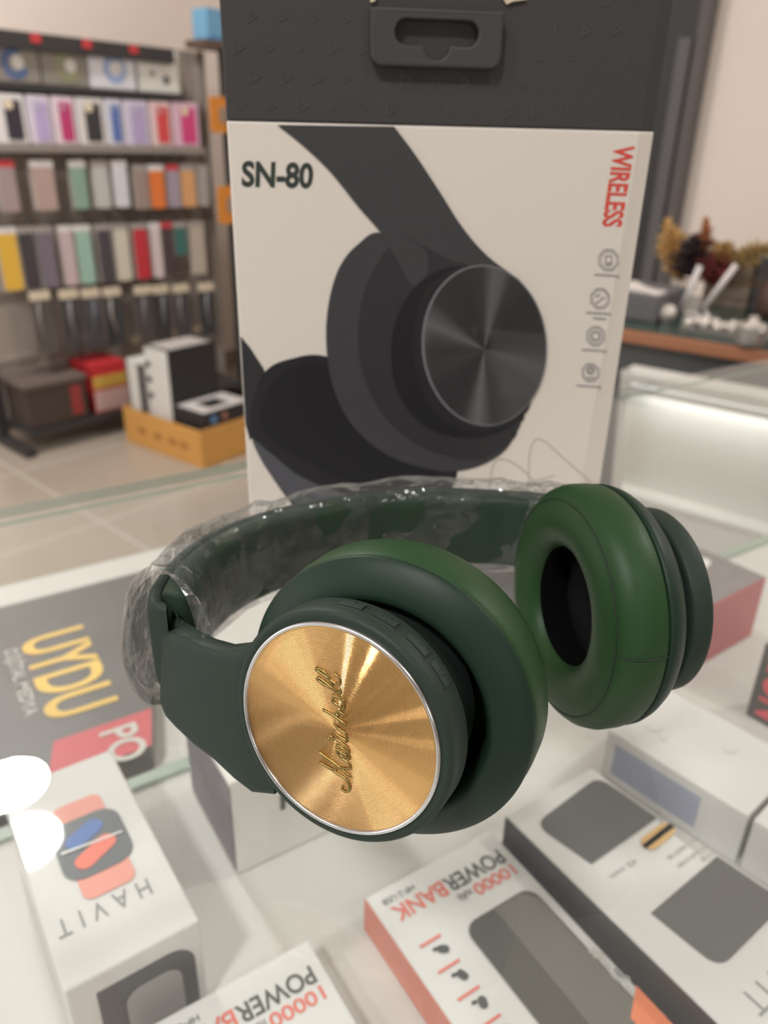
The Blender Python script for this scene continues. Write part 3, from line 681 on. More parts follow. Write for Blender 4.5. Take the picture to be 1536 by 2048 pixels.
# ------------------------------------------------------------------ headphones
def nrm(az, el):
    a, e = R(az), R(el); return Vector((math.sin(a) * math.cos(e), math.cos(a) * math.cos(e), math.sin(e)))
hp = thing('headphones', 'dark green over-ear headphones with a gold disc and plastic wrapped band on the glass', 'headphones', (0.0, 0.215, GT), R(0))
M_rub = mat('green_rubber', (39, 51, 44), 0.52, spec=0.2, bump=(2500, 0.06, 0.0004))
M_hous = mat('green_housing', (28, 46, 35), 0.45, spec=0.2)
M_leather = mat('green_leatherette', (38, 64, 36), 0.45, spec=0.2, bump=(1400, 0.12, 0.0005))
M_neck = mat('green_neck', (28, 36, 32), 0.55)
M_cloth = mat('black_speaker_cloth', (20, 21, 23), 0.9, spec=0.1, bump=(900, .4, .0005))
M_foam = mat('black_inner_lining', (7, 7, 7), 0.95, spec=0.05, bump=(500, .5, .0008))
M_seam = mat('seam_green', (26, 40, 28), 0.7)
M_silver = mat('silver_rim', (214, 214, 216), 0.22, metal=1.0)
def gold():
    m = bpy.data.materials.new('spun_gold_metal'); m.use_nodes = True; nt = m.node_tree; b = nt.nodes['Principled BSDF']
    b.inputs['Base Color'].default_value = (*lin((228, 182, 122)), 1); b.inputs['Metallic'].default_value = 1.0
    b.inputs['Roughness'].default_value = 0.10
    # turned grooves: the normal tips in and out along the radius, a saw tooth every 0.4 mm
    tc = nt.nodes.new('ShaderNodeTexCoord'); sp = nt.nodes.new('ShaderNodeVectorMath'); sp.operation = 'MULTIPLY'; sp.inputs[1].default_value = (1, 1, 0)
    ln = nt.nodes.new('ShaderNodeVectorMath'); ln.operation = 'LENGTH'; nm_ = nt.nodes.new('ShaderNodeVectorMath'); nm_.operation = 'NORMALIZE'
    nt.links.new(tc.outputs['Object'], sp.inputs[0]); nt.links.new(sp.outputs[0], ln.inputs[0]); nt.links.new(sp.outputs[0], nm_.inputs[0])
    mu = nt.nodes.new('ShaderNodeMath'); mu.operation = 'MULTIPLY'; mu.inputs[1].default_value = 1 / 0.0004
    fr = nt.nodes.new('ShaderNodeMath'); fr.operation = 'FRACT'
    ma = nt.nodes.new('ShaderNodeMath'); ma.operation = 'MULTIPLY_ADD'; ma.inputs[1].default_value = 1.7; ma.inputs[2].default_value = -0.85
    nt.links.new(ln.outputs['Value'], mu.inputs[0]); nt.links.new(mu.outputs[0], fr.inputs[0]); nt.links.new(fr.outputs[0], ma.inputs[0])
    sc_ = nt.nodes.new('ShaderNodeVectorMath'); sc_.operation = 'SCALE'; nt.links.new(nm_.outputs[0], sc_.inputs[0]); nt.links.new(ma.outputs[0], sc_.inputs['Scale'])
    ad = nt.nodes.new('ShaderNodeVectorMath'); ad.operation = 'ADD'; ad.inputs[1].default_value = (0, 0, 1); nt.links.new(sc_.outputs[0], ad.inputs[0])
    vt = nt.nodes.new('ShaderNodeVectorTransform'); vt.vector_type = 'NORMAL'; vt.convert_from = 'OBJECT'; vt.convert_to = 'WORLD'
    nt.links.new(ad.outputs[0], vt.inputs[0]); nt.links.new(vt.outputs[0], b.inputs['Normal'])
    return m
M_gold = gold()
HOUS = [(.008, .0278), (-.0010, .0292), (-.0028, .0304), (-.0034, .0312), (-.0033, .0324), (-.0024, .0350), (-.0010, .0376), (.0002, .0394), (.0011, .0405), (.0018, .0410), (.0021, .0409), (.0023, .0404), (.0023, .0380)]
HOUS_FAR = [(.006, .0272), (-.0055, .0285), (-.0072, .0300), (-.0080, .0318), (-.0080, .0332), (-.0066, .0362), (-.0044, .0385), (-.0020, .0400), (.0005, .0409), (.0020, .0410), (.0023, .0404), (.0023, .0380)]
CUSH = [(.0026, .0385), (.0027, .0402), (.0040, .0409), (.0080, .0414), (.0140, .0414), (.0180, .0403), (.0205, .0386), (.0214, .0374), (.0217, .0366), (.0228, .0354), (.0242, .0326), (.0247, .0298), (.0242, .0262), (.0224, .0228), (.0200, .0208), (.0180, .0203)]
def ear_cup(c, nout, sr, st, seg=128, seam_a=None, hous=HOUS, sh_=1.0):
    c = Vector(c) + Vector((0, 0, GT)); ax = -Vector(nout)
    MB().lathe([(t * sh_, r * sr) for t, r in hous], c, ax, seg).build('ear_cup', M_hous, hp, 180)
    MB().lathe([(t * st, r * sr) for t, r in CUSH], c, ax, seg).build('ear_cushion', M_leather, hp, 180)
    MB().lathe([(.0181 * st, .0203 * sr), (.0178 * st, .0199 * sr), (.004 * st, .0204 * sr)], c, ax, 96).build('cushion_lining', M_foam, hp, 180)
    MB().lathe([(.0070 * st, .0003), (.0068 * st, .010 * sr), (.0045 * st, .0204 * sr)], c, ax, 64, cap0=True).build('speaker_cloth', M_cloth, hp, 60)
    e1 = Vector((0, 0, 1)).cross(ax).normalized(); e2 = ax.cross(e1)
    ring = MB(); ring.tube([c + ax * (.0219 * st) + (e1 * math.cos(a) + e2 * math.sin(a)) * (.0366 * sr) for a in [6.28318 * i / 160 for i in range(160)]], .00022, 6, closed=True)
    if seam_a is not None:
        pth = [c + ax * (t * st) + (e1 * math.cos(seam_a) + e2 * math.sin(seam_a)) * (r * sr + .00002) for t, r in CUSH[2:8]]
        ring.tube(catmull(pth, 4), .00018, 6)
    ring.build('cushion_seam', M_seam, hp, 180)
# front (near) cup with the gold disc
c0 = Vector((-0.01051, 0.14821, 0.04497)); n0 = nrm(-152, 8.9)
c1 = Vector((0.00046, 0.16309, 0.0412)); n1 = nrm(-156, 7)
ear_cup(c1, n1, 1.0, 1.0, seam_a=None)
SHELL = [(.0003, .0280), (-.0001, .0284), (-.0001, .0298), (.0002, .0305), (.0010, .0310), (.0026, .0312), (.0090, .0311), (.0100, .0306), (.0104, .0290), (.0106, .0262)]
NECK = [(.0098, .0272), (.0150, .0268), (.0240, .0270)]
C0 = c0 + Vector((0, 0, GT))
MB().lathe(NECK, C0, -n0, 96).build('swivel_neck', M_neck, hp, 180)
def disc(center, nout, mat_):
    e1 = Vector((0, 0, 1)).cross(nout).normalized(); e2 = nout.cross(e1)
    o = bpy.data.objects.new('gold_disc', None)
    me = bpy.data.meshes.new('gold_disc'); vs = []; fs = []; seg = 128; radii = [0.0002, .004, .010, .018, .0272]
    for r in radii:
        for i in range(seg):
            a = 2 * math.pi * i / seg; vs.append((r * math.cos(a), r * math.sin(a), 0))
    for j in range(len(radii) - 1):
        for i in range(seg):
            l = (i + 1) % seg; fs.append((j*seg+i, j*seg+l, (j+1)*seg+l, (j+1)*seg+i))
    fs.append(tuple(range(seg)))
    fs = [f[::-1] for f in fs[:-1]] + [fs[-1]]
    me.from_pydata(vs, [], fs); me.materials.append(mat_)
    bm = bmesh.new(); bm.from_mesh(me); bmesh.ops.recalc_face_normals(bm, faces=bm.faces)
    if bm.faces[0].normal.z < 0: bmesh.ops.reverse_faces(bm, faces=bm.faces)
    bm.to_mesh(me); bm.free()
    o = bpy.data.objects.new('gold_disc', me); COL.objects.link(o); o.parent = hp
    Mw = Matrix((e1, e2, nout)).transposed().to_4x4(); Mw.translation = center
    L_ = world_of(hp).inverted() @ Mw
    o.location = L_.to_translation(); o.rotation_euler = L_.to_euler()
    return o
gd = disc(C0 + n0 * 0.0001, n0, M_gold); gd['label'] = 'gold disc of spun metal with an embossed script logo'
rim = MB().lathe([(.0002, .0270), (-.0005, .0271), (-.0009, .0274), (-.0009, .0279), (-.0004, .02825), (.0006, .0283)], C0, -n0, 128).build('disc_rim', M_silver, hp, 180)
# embossed script logo
def dpt(px, py, lift=0.0001): return on_plane(px, py, C0 + n0 * 0.0001, n0) + n0 * lift
A_ = lambda x, y: (600 + x / 12.8, 1310 + y / 12.8)
B_ = lambda x, y: (600 + x / 11.815, 1440 + y / 11.815)
strokes = [
    [B_(*p) for p in ((1015,1555),(1000,1610),(1040,1670),(1110,1690),(1180,1640),(1180,1560),(1140,1450),(1040,1350),(860,1240),(700,1130),(460,1000))],
    [B_(*p) for p in ((460,1000),(690,1120),(800,1160),(880,1175))],
    [B_(*p) for p in ((450,750),(600,860),(800,1000),(1000,1160),(1200,1335))],
    [B_(*p) for p in ((900,1110),(1100,1140),(1185,1130),(1150,1010),(1000,900),(900,780),(875,700),(900,700),(980,770),(1110,830))],
    [B_(*p) for p in ((1110,870),(1020,860),(950,815))],
    [B_(*p) for p in ((870,590),(1000,650),(1110,760),(1165,860),(1150,930))],
    [B_(*p) for p in ((1140,770),(1150,700),(1050,590),(860,440),(740,450),(680,420),(675,390),(720,375),(780,410))],
    [B_(*p) for p in ((1120,520),(1060,460),(960,400),(850,330))],
    [B_(*p) for p in ((1100,520),(1110,400),(1060,300),(930,215),(790,70))],
    [B_(*p) for p in ((1040,285),(960,230))],
    [A_(*p) for p in ((590,1390),(860,1540),(1000,1640),(1100,1710),(1180,1790))],
    [A_(*p) for p in ((1170,1590),(1090,1500),(1000,1440),(910,1480),(1000,1560))],
    [A_(*p) for p in ((1080,1330),(940,1265),(850,1180),(830,1110))],
    [A_(*p) for p in ((830,1020),(1030,1110),(1120,1180),(1140,1330),(1090,1400),(1040,1290))],
    [A_(*p) for p in ((1120,1190),(990,1000),(860,870),(640,680),(490,580),(450,590),(470,640),(600,740),(850,870),(960,960),(1050,940),(1020,850))],
    [A_(*p) for p in ((950,930),(850,800),(760,590),(620,420),(430,335),(440,390),(600,500),(740,600),(860,690),(960,740),(1030,700),(1010,590),(870,460))],
]
k = MB()
for s in strokes:
    P3 = catmull([dpt(x, y) for x, y in s], 5) if len(s) > 2 else [dpt(x, y) for x, y in s]
    k.tube(P3, .00036, 6)
lg = k.build('script_logo', mat('logo_bronze', (150, 128, 78), 0.35, metal=1.0), gd, 180)
# shell with the arm that carries the headband
e1d = Vector((0, 0, 1)).cross(n0).normalized(); e2d = n0.cross(e1d)
sh = MB().lathe(SHELL, C0, -n0, 128)
secs = [((336, 1257), (330, 1410)), ((352, 1258), (342, 1428)), ((378, 1266), (362, 1450)), ((416, 1285), (398, 1484)), ((455, 1296), (438, 1514)), ((488, 1292), (478, 1552)), ((518, 1278), (512, 1578)), ((566, 1285), (556, 1584))]
rings = []; arm_end = None
for i, (a, b) in enumerate(secs):
    f = 1 - i / (len(secs) - 1); t = .0042 + .0085 * f * f
    pl = C0 - n0 * t
    pa, pb_ = on_plane(*a, pl, n0), on_plane(*b, pl, n0); mid = (pa + pb_) / 2; hv = (pa - pb_) / 2; hh = hv.length; hv = hv / hh
    th = .0038 if 0 < i < 7 else .0030
    inset = 0.0008 if i == 0 else 0
    ring = []
    for j in range(24):
        an = 2 * math.pi * j / 24; cx_, sy_ = math.cos(an), math.sin(an)
        p_ = 2 / 7
        x = math.copysign(abs(cx_) ** p_, cx_); y = math.copysign(abs(sy_) ** p_, sy_)
        ring.append(mid + hv * (x * (hh - inset)) - n0 * (th * .2 + y * th))
    rings.append(ring)
    if i == 0: arm_end = (mid.copy(), hh)
sh.rings(rings)
sh.build('arm_shell', M_rub, hp, 50)
# buttons
for i, (bx_, by_, half) in enumerate([(706, 1220, .098), (768, 1250, .098), (832, 1293, .10), (877, 1348, .105)]):
    p = on_plane(bx_, by_, C0 - n0 * .0055, n0) - (C0 - n0 * .0055); a0 = math.atan2(p.dot(e2d), p.dot(e1d))
    k = MB(); vs = []; n_ = 10
    def cyl(a, r, t): return C0 - n0 * t + (e1d * math.cos(a) + e2d * math.sin(a)) * r
    rings = []
    for j in range(n_ + 1):
        a = a0 - half + 2 * half * j / n_
        t1 = .0068 if j in (0, n_) else .0075
        rings.append([cyl(a, .0308, .0040), cyl(a, .03155, .0040), cyl(a, .03175, .0044), cyl(a, .03175, t1 - .0004), cyl(a, .03155, t1), cyl(a, .0308, t1)])
    k.rings(rings)
    bt = k.build('button', M_rub, hp, 30)
    gk = MB()
    gk.tube([cyl(a0 - half - .012 + (2 * half + .024) * j / 10, .03112, .0037) for j in range(11)], .00022, 6)
    gk.tube([cyl(a0 - half - .012, .03112, .0037 + .0042 * j / 5) for j in range(6)], .00022, 6)
    gk.build('button_groove', M_neck, hp, 180)
    sm = MB(); T = lambda da, t: cyl(a0 + da, .03178, t)
    if i == 0: sm.tube([T(-.03, .0058), T(.03, .0058)], .00012, 5); sm.tube([T(0, .0049), T(0, .0067)], .00012, 5)
    elif i == 1:
        sm.tube([T(-.045, .0050), T(-.015, .0058), T(-.045, .0066)], .00012, 5); sm.tube([T(.01, .0050), T(.01, .0066)], .00012, 5); sm.tube([T(.035, .0050), T(.035, .0066)], .00012, 5)
    elif i == 2: sm.tube([T(-.03, .0058), T(.03, .0058)], .00012, 5)
    else: sm.tube([T(.03 * math.cos(q), .0058 + .0010 * math.sin(q)) for q in [j * .6 for j in range(-1, 9)]], .00012, 5)
    sm.build('button_symbol', M_neck, bt, 180)
k = MB()
k.tube([C0 - n0 * .0085 + (e1d * math.cos(a) + e2d * math.sin(a)) * .0313 for a in [-.72 + .012 * j for j in range(9)]], .0006, 6); k.build('charging_port', M_foam, hp, 180)

# far cup
nf_in = nrm(-104.6, 2); nf = -nf_in
cf = Vector((.0571, .2106, .0429)) + nf * .0162
ear_cup(cf, nf, .945, .76, seam_a=None, hous=HOUS_FAR, sh_=.9)
CF = cf + Vector((0, 0, GT))
e1f = Vector((0, 0, 1)).cross(nf_in).normalized(); e2f = nf_in.cross(e1f)
# seam across the outside of the far cushion and the panel below it
p = on_plane(1300, 1323, CF + nf_in * .010, nf_in) - (CF + nf_in * .010)
ps = on_plane(1246, 1322, Vector((.0571, .2106, .0429 + GT)), nf_in) - Vector((.0571, .2106, .0429 + GT)); sa = math.atan2(ps.dot(e2f), ps.dot(e1f))
k = MB(); k.tube(catmull([CF + nf_in * (t * .76) + (e1f * math.cos(sa) + e2f * math.sin(sa)) * (r * .945 + .00004) for t, r in CUSH[1:8]], 4), .00022, 6); k.build('cushion_seam', M_seam, hp, 180)
DF = CF + nf * .0186
MB().lathe([(t * .72, r * .965) for t, r in SHELL], DF, nf_in, 128).build('arm_shell', M_rub, hp, 50)
MB().lathe([(.006, .0262), (.013, .0262), (.020, .026)], DF, nf_in, 96).build('swivel_neck', M_neck, hp, 180)
gd2 = disc(DF + nf * .0001, nf, M_gold)
MB().lathe([(.0002, .0258), (-.0005, .0260), (-.0009, .0263), (-.0009, .0269), (.0006, .0272)], DF, nf_in, 96).build('disc_rim', M_silver, hp, 180)

# headband
ae = arm_end[0] - Vector((0, 0, GT))
BP = [(ae.x + .005, ae.y + .006, ae.z), (-.0640, .1935, .0385), (-.0672, .2125, .0345), (-.0655, .234, .032), (-.0570, .2555, .030), (-.0400, .2730, .0295), (-.0130, .2870, .0295), (.0180, .2945, .030), (.0450, .2925, .031), (.0660, .2830, .034), (.0785, .2680, .038), (.0850, .2500, .041), (.0875, .236, .0425)]
_q = C0 - e1d * .044 - n0 * .0125
BP = [(_q.x, _q.y, ae.z + .002)] + BP
path = catmull([Vector(p) + Vector((0, 0, GT)) for p in BP], 10)
def strap_rings(path, hh, ht, off=0.0, seg=28, fn=None, pw=2 / 4.5):
    out = []
    for i, p in enumerate(path):
        a = path[max(0, i - 1)]; b = path[min(len(path) - 1, i + 1)]
        t = (b - a).normalized(); nin = Vector((-t.y, t.x, 0)).normalized()   # outwards
        if nin.dot(p - Vector((0, .22, p.z))) < 0: nin = -nin
        up_ = Vector((0, 0, 1)); ring = []
        for j in range(seg):
            an = 2 * math.pi * j / seg; c_, s_ = math.cos(an), math.sin(an)
            x = math.copysign(abs(c_) ** pw, c_) * ht; y = math.copysign(abs(s_) ** pw, s_) * hh
            q = p + nin * (x + off) + up_ * y
            if fn: q = q + fn(q, i / (len(path) - 1), nin, up_, c_, s_)
            ring.append(q)
        out.append(ring)
    return out
k = MB(); k.rings(strap_rings(path, .0150, .0026, .0030)); k.build('headband', M_rub, hp, 60)
def pucker(q, f, ni, up_, c_, s_):
    return ni * (-.0003 * math.sin(f * 90) * max(0, -c_)) 
k = MB(); k.rings(strap_rings(path[22:-22], .0158, .0052, -.0032, fn=pucker)); k.build('headband_padding', mat('padding_green', (38, 54, 40), 0.5, spec=0.2), hp, 180)

# crumpled clear plastic sleeve round the headband
def crease(q, f, ni, up_, c_, s_):
    v = q * 45; w_ = q * 120
    n1_ = noise.noise(Vector((v.x, v.y, v.z * .6))); n2_ = noise.noise(w_ + Vector((9, 3, 1)))
    r_ = 1 - abs(n1_) * 2
    flare = max(0, 1 - f * 6) * .0065 + max(0, f - .93) * .05
    amp = (.0026 * r_ + .0010 * n2_ + flare)
    d_ = ni * c_ + up_ * s_
    q2 = d_ * amp
    if (q + q2).z < GT + .0015: q2 = Vector((q2.x, q2.y, GT + .0015 - q.z))
    return q2
fine = path[13:-12:2]
k = MB(); k.rings(strap_rings(fine, .0188, .0080, .0005, 34, crease, 2 / 3), cap=False)
def plastic():
    m = bpy.data.materials.new('crinkled_clear_plastic'); m.use_nodes = True; nt = m.node_tree; nt.nodes.clear()
    out = nt.nodes.new('ShaderNodeOutputMaterial'); tr = nt.nodes.new('ShaderNodeBsdfTransparent'); tr.inputs[0].default_value = (.97, .97, .97, 1)
    gl = nt.nodes.new('ShaderNodeBsdfGlossy'); gl.inputs['Roughness'].default_value = .12
    df = nt.nodes.new('ShaderNodeBsdfDiffuse'); df.inputs[0].default_value = (.8, .8, .8, 1)
    tc = nt.nodes.new('ShaderNodeTexCoord'); nz = nt.nodes.new('ShaderNodeTexVoronoi'); nz.inputs['Scale'].default_value = 65; nz.feature = 'DISTANCE_TO_EDGE'
    n2 = nt.nodes.new('ShaderNodeTexNoise'); n2.inputs['Scale'].default_value = 60; n2.inputs['Detail'].default_value = 3
    mxv = nt.nodes.new('ShaderNodeMix'); mxv.data_type = 'RGBA'; mxv.inputs[0].default_value = .04
    nt.links.new(tc.outputs['Object'], n2.inputs['Vector']); nt.links.new(tc.outputs['Object'], mxv.inputs[6]); nt.links.new(n2.outputs['Color'], mxv.inputs[7]); nt.links.new(mxv.outputs[2], nz.inputs['Vector'])
    bpn = nt.nodes.new('ShaderNodeBump'); bpn.inputs['Strength'].default_value = .35; bpn.inputs['Distance'].default_value = .003
    nt.links.new(nz.outputs['Distance'], bpn.inputs['Height']); nt.links.new(bpn.outputs[0], gl.inputs['Normal'])
    lw = nt.nodes.new('ShaderNodeLayerWeight'); lw.inputs[0].default_value = .22; nt.links.new(bpn.outputs[0], lw.inputs['Normal'])
    ad = nt.nodes.new('ShaderNodeMath'); ad.operation = 'MULTIPLY_ADD'; ad.inputs[1].default_value = .62; ad.inputs[2].default_value = .03; ad.use_clamp = True
    nt.links.new(lw.outputs['Fresnel'], ad.inputs[0])
    m1 = nt.nodes.new('ShaderNodeMixShader'); m1.inputs[0].default_value = .03
    nt.links.new(tr.outputs[0], m1.inputs[1]); nt.links.new(df.outputs[0], m1.inputs[2])
    m2 = nt.nodes.new('ShaderNodeMixShader'); nt.links.new(ad.outputs[0], m2.inputs[0]); nt.links.new(m1.outputs[0], m2.inputs[1]); nt.links.new(gl.outputs[0], m2.inputs[2])
    nt.links.new(m2.outputs[0], out.inputs[0]); return m
for i_, f_ in enumerate(list(k.f)):                           # split into triangles so that the film breaks into facets
    a_, b_, c_, d_ = f_; k.f[i_] = (a_, b_, c_) if i_ % 2 else (b_, c_, d_); k.f.append((a_, c_, d_) if i_ % 2 else (a_, b_, d_)); k.m.append(0)
wrap = k.build('plastic_sleeve', plastic(), hp); wrap['label'] = 'crumpled clear plastic sleeve round the headband'

# ------------------------------------------------------------------ accessory rack on the left wall
RZR = math.atan2(U41.y, U41.x)
def rp(s, d, z): return RACK_O + U41 * s + N41 * d + Vector((0, 0, z))
def rbox(mb, s0, s1, d0, d1, z0, z1, mi=0):
    return mb.prism([rp(s0, d0, z0), rp(s1, d0, z0), rp(s1, d1, z0), rp(s0, d1, z0)], (0, 0, z1 - z0), mi)
def rs(px, py, d=0.0):
    p = on_plane(px, py, RACK_O + N41 * d + Vector((0, 0, GT)), N41); return (p - RACK_O).dot(U41), p.z
rack = thing('accessory_rack', 'tall dark grey rack of phone accessories along the left wall', 'rack', tuple(rp(0.45, -0.2, 0)), RZR)
rbox(MB(), -.09, .99, -.165, -.14, .05, 1.47).build('back_panel', M_grey, rack)
rbox(MB(), -.13, -.09, -.175, -.125, 0, 1.47).build('post', M_rackdk, rack)
rbox(MB(), .955, .99, -.14, -.11, 0, 1.47).build('post', M_grey, rack)
for s in (-.13, .955): rbox(MB(), s, s + .04, -.125, .10, 0, .035).build('foot', M_rackdk, rack)
rbox(MB(), -.09, .765, -.02, 0, 1.405, 1.455).build('top_rail', M_rackdk, rack)
rbox(MB(), -.09, .80, -.14, .003, 1.276, 1.30).build('shelf', M_rackdk, rack)
rbox(MB(), -.09, .875, -.14, .004, 1.082, 1.106).build('shelf', mat('shelf_warm_grey', (150, 140, 133), .6), rack)
rbox(MB(), -.09, .955, -.14, .08, .075, .095).build('shelf', M_rackdk, rack)
for z in (1.062, .832, .585, .325):
    rbox(MB(), -.085, .93, -.139, -.128, z, z + .02).build('hook_rail', M_grey, rack)
# price tags clipped to the top rail
for i, s in enumerate((.205, .395, .585)):
    t = thing('price_tag', ['red price tag on the top rail of the rack, leftmost of three', 'red price tag on the top rail of the rack, middle of three', 'red price tag on the top rail of the rack, rightmost of three'][i], 'price tag', tuple(rp(s, .003, 1.425)), RZR, 'red price tags on the top rail')
    rbox(MB(), s - .018, s + .018, .001, .004, 1.425, 1.452).build('tag_card', mat('red_tag', (206, 62, 66), .5), t)
# boxed headphones on the top shelf
def ring_pic(mb, s, z, r0, r1, a0, a1, d, mi=0, n=28):
    for i in range(n):
        A, B = R(a0 + (a1 - a0) * i / n), R(a0 + (a1 - a0) * (i + 1) / n)
        mb.prism([rp(s + r0 * math.cos(A), d, z + r0 * math.sin(A)), rp(s + r1 * math.cos(A), d, z + r1 * math.sin(A)), rp(s + r1 * math.cos(B), d, z + r1 * math.sin(B)), rp(s + r0 * math.cos(B), d, z + r0 * math.sin(B))], N41 * .001, mi)
rows = [(.020, .216, 1.415, (150, 142, 134), (88, 108, 150), 'grey headphone box with a blue headphone picture, left end of the top shelf'),
        (.224, .400, 1.421, (146, 139, 130), (150, 148, 116), 'grey headphone box with an olive headphone picture on the top shelf'),
        (.405, .595, 1.437, (232, 230, 236), (158, 178, 218), 'white headphone box with a pale blue headphone picture on the top shelf'),
        (.612, .795, 1.452, (232, 230, 224), (96, 96, 100), 'white headphone box with a dark headphone picture, right end of the top shelf')]
for i, (s0, s1, zt, bc, rc, lab) in enumerate(rows):
    sm = (s0 + s1) / 2; zm = (1.301 + zt) / 2
    t = thing('headphone_box', lab, 'box', tuple(rp(sm, -.08, 1.3008)), RZR, 'headphone boxes on the top shelf')
    rbox(MB(), s0, s1, -.137, -.022, 1.3008, zt).build('carton_body', mat('rack_carton_%s' % ('grey', 'olive_grey', 'cool_white', 'warm_white')[i], bc, .5), t, bevel=.002)
    k = MB()
    if i < 3: ring_pic(k, sm + .01, zm, .024, .048, 60 if i < 2 else 20, 340 if i < 2 else 395, -.0215)
    else:
        ring_pic(k, sm + .005, zm + .015, .030, .037, 20, 165, -.0215); ring_pic(k, sm + .03, zm - .03, .002, .016, 0, 360, -.0215); ring_pic(k, sm - .03, zm - .01, .002, .010, 0, 360, -.0215)
    k.build('headphone_picture', mat('rack_picture_%d' % i, rc, .5), t)
    k = MB(); ring_pic(k, sm + .02, zm + .005, .002, .022, 0, 360, -.0212); k.build('painted_glare', mat('painted_glare_pale', (226, 222, 216), .5), t)  # white glare painted on as a pale disc
# boxed phone cases on the second shelf
cols = [('plum black', (56, 50, 62)), ('lavender', (190, 172, 216)), ('magenta', (196, 62, 118)), ('charcoal', (60, 57, 60)), ('blue', (96, 120, 184)), ('pale lilac', (184, 168, 208)), ('red', (220, 78, 80)), ('hot pink', (216, 72, 132))]
edges = [(.025, .129), (.137, .222), (.229, .314), (.321, .432), (.438, .507), (.514, .622), (.631, .727), (.737, .861)]
where = ['left end of the second shelf', 'second from the left on the second shelf', 'third from the left on the second shelf', 'middle of the second shelf', 'narrowest on the second shelf', 'between the blue and red ones', 'on the second shelf', 'right end of the second shelf']
frames = [(232, 228, 228), (222, 212, 226), (232, 214, 222), (226, 220, 218), (222, 222, 232), (216, 208, 226), (232, 206, 206), (226, 190, 208)]
for i, ((s0, s1), (cn, cc)) in enumerate(zip(edges, cols)):
    sm = (s0 + s1) / 2; w = s1 - s0; z0 = 1.1068; zt = 1.263 + .010 * sm
    t = thing('phone_case_box', 'slim white box with a %s phone case, %s' % (cn, where[i]), 'box', tuple(rp(sm, -.03, z0)), RZR, 'boxed phone cases on the second shelf')
    rbox(MB(), s0, s1, -.06, 0, z0, zt).build('carton_body', mat('case_box_frame_%d' % i, frames[i], .4, coat=.3), t, bevel=.004)
    cx = sm + w * .06; cw = w * .56; ch = (zt - z0) * .80
    k = MB(); k.prism([rp(cx + x, .0006, (z0 + zt) / 2 - .002 + y) for x, y in rrect(cw, ch, .008)], N41 * .002)
    k.build('phone_case', mat('case_colour_%d' % i, cc, .45), t)
    k = MB(); ring_pic(k, cx - cw * .22, zt - .032, .0005, .017 if w > .08 else .012, 0, 360, .0030, n=20)
    k.build('round_sticker', mat('sticker_cream' if i in (0, 3, 7) else 'sticker_tint_%d' % i, (232, 218, 190) if i in (0, 3, 7) else tuple(int(v * .55 + 255 * .35) for v in cc), .4), t)
# hanging packs
def hang_pack(s, w, zt, zb_, d, col, head, label, group, hookz):
    t = thing('phone_case_pack', label, 'phone case', tuple(rp(s, d, zb_)), RZR, group)
    k = MB(); k.prism([rp(s + x, d - .010, (zt - .022 + zb_) / 2 + y) for x, y in rrect(w * .80, zt - .022 - zb_, .009)], N41 * .010)
    k.build('phone_case', col, t)
    k = MB(); k.prism([rp(s + x, d - .0135, (zt + zb_) / 2 + y) for x, y in rrect(w, zt - zb_, .004)], N41 * .0025); k.build('backing_card', mat('pack_card_grey', (188, 180, 174), .35, coat=.5), t)
    k = MB(); k.prism([rp(s + x, d - .0105, zt - .013 + y) for x, y in rrect(w * .92, .026, .004)], N41 * .009); k.build('header_card', head, t)
    h = MB(); h.tube([rp(s, -.13, hookz + .010), rp(s, d + .012, hookz + .004), rp(s, d + .016, hookz + .012)], .0022, 6); h.build('hook', mat('hook_steel', (150, 148, 146), .35, metal=.8), rack, 180)
HW = mat('header_white', (226, 222, 220), .35, coat=.4); HR = mat('header_red', (206, 66, 76), .4); HG = mat('header_grey', (168, 160, 156), .4); HC = mat('header_cream', (222, 208, 184), .5)
r3 = [(12, 'mauve grey', (170, 150, 150), 36, HR, 'with a red header'), (75, 'dusty pink', (186, 160, 152), 46, HW, 'with a wide white border'), (140, 'sage green', (140, 170, 152), 34, HW, 'beside the dusty pink one'), (183, 'clear grey', (196, 196, 192), 36, HG, 'with a grey header'), (222, 'white', (222, 222, 228), 34, HW, 'middle of the upper hook row'), (264, 'taupe', (164, 144, 136), 32, HG, 'left of the orange one'), (299, 'bright orange', (236, 128, 62), 38, HW, 'in the upper hook row'), (336, 'lilac grey', (168, 156, 172), 30, HR, 'with a red header'), (370, 'peach', (224, 168, 116), 40, HG, 'in the upper hook row'), (406, 'pale grey', (170, 164, 160), 30, HG, 'right end of the upper hook row')]
for x, cn, cc, wpx, hd, w in r3:
    s = .0 + .00213 * x
    hang_pack(s, wpx * .00205, 1.055 - .015 * (x > 240), .885 - .01 * (x > 240), -.005, mat('hang3_%d' % x, cc, .4, coat=.4), hd, 'hanging %s phone case %s, under the boxed cases' % (cn, w), 'phone cases on the upper hooks', 1.058)
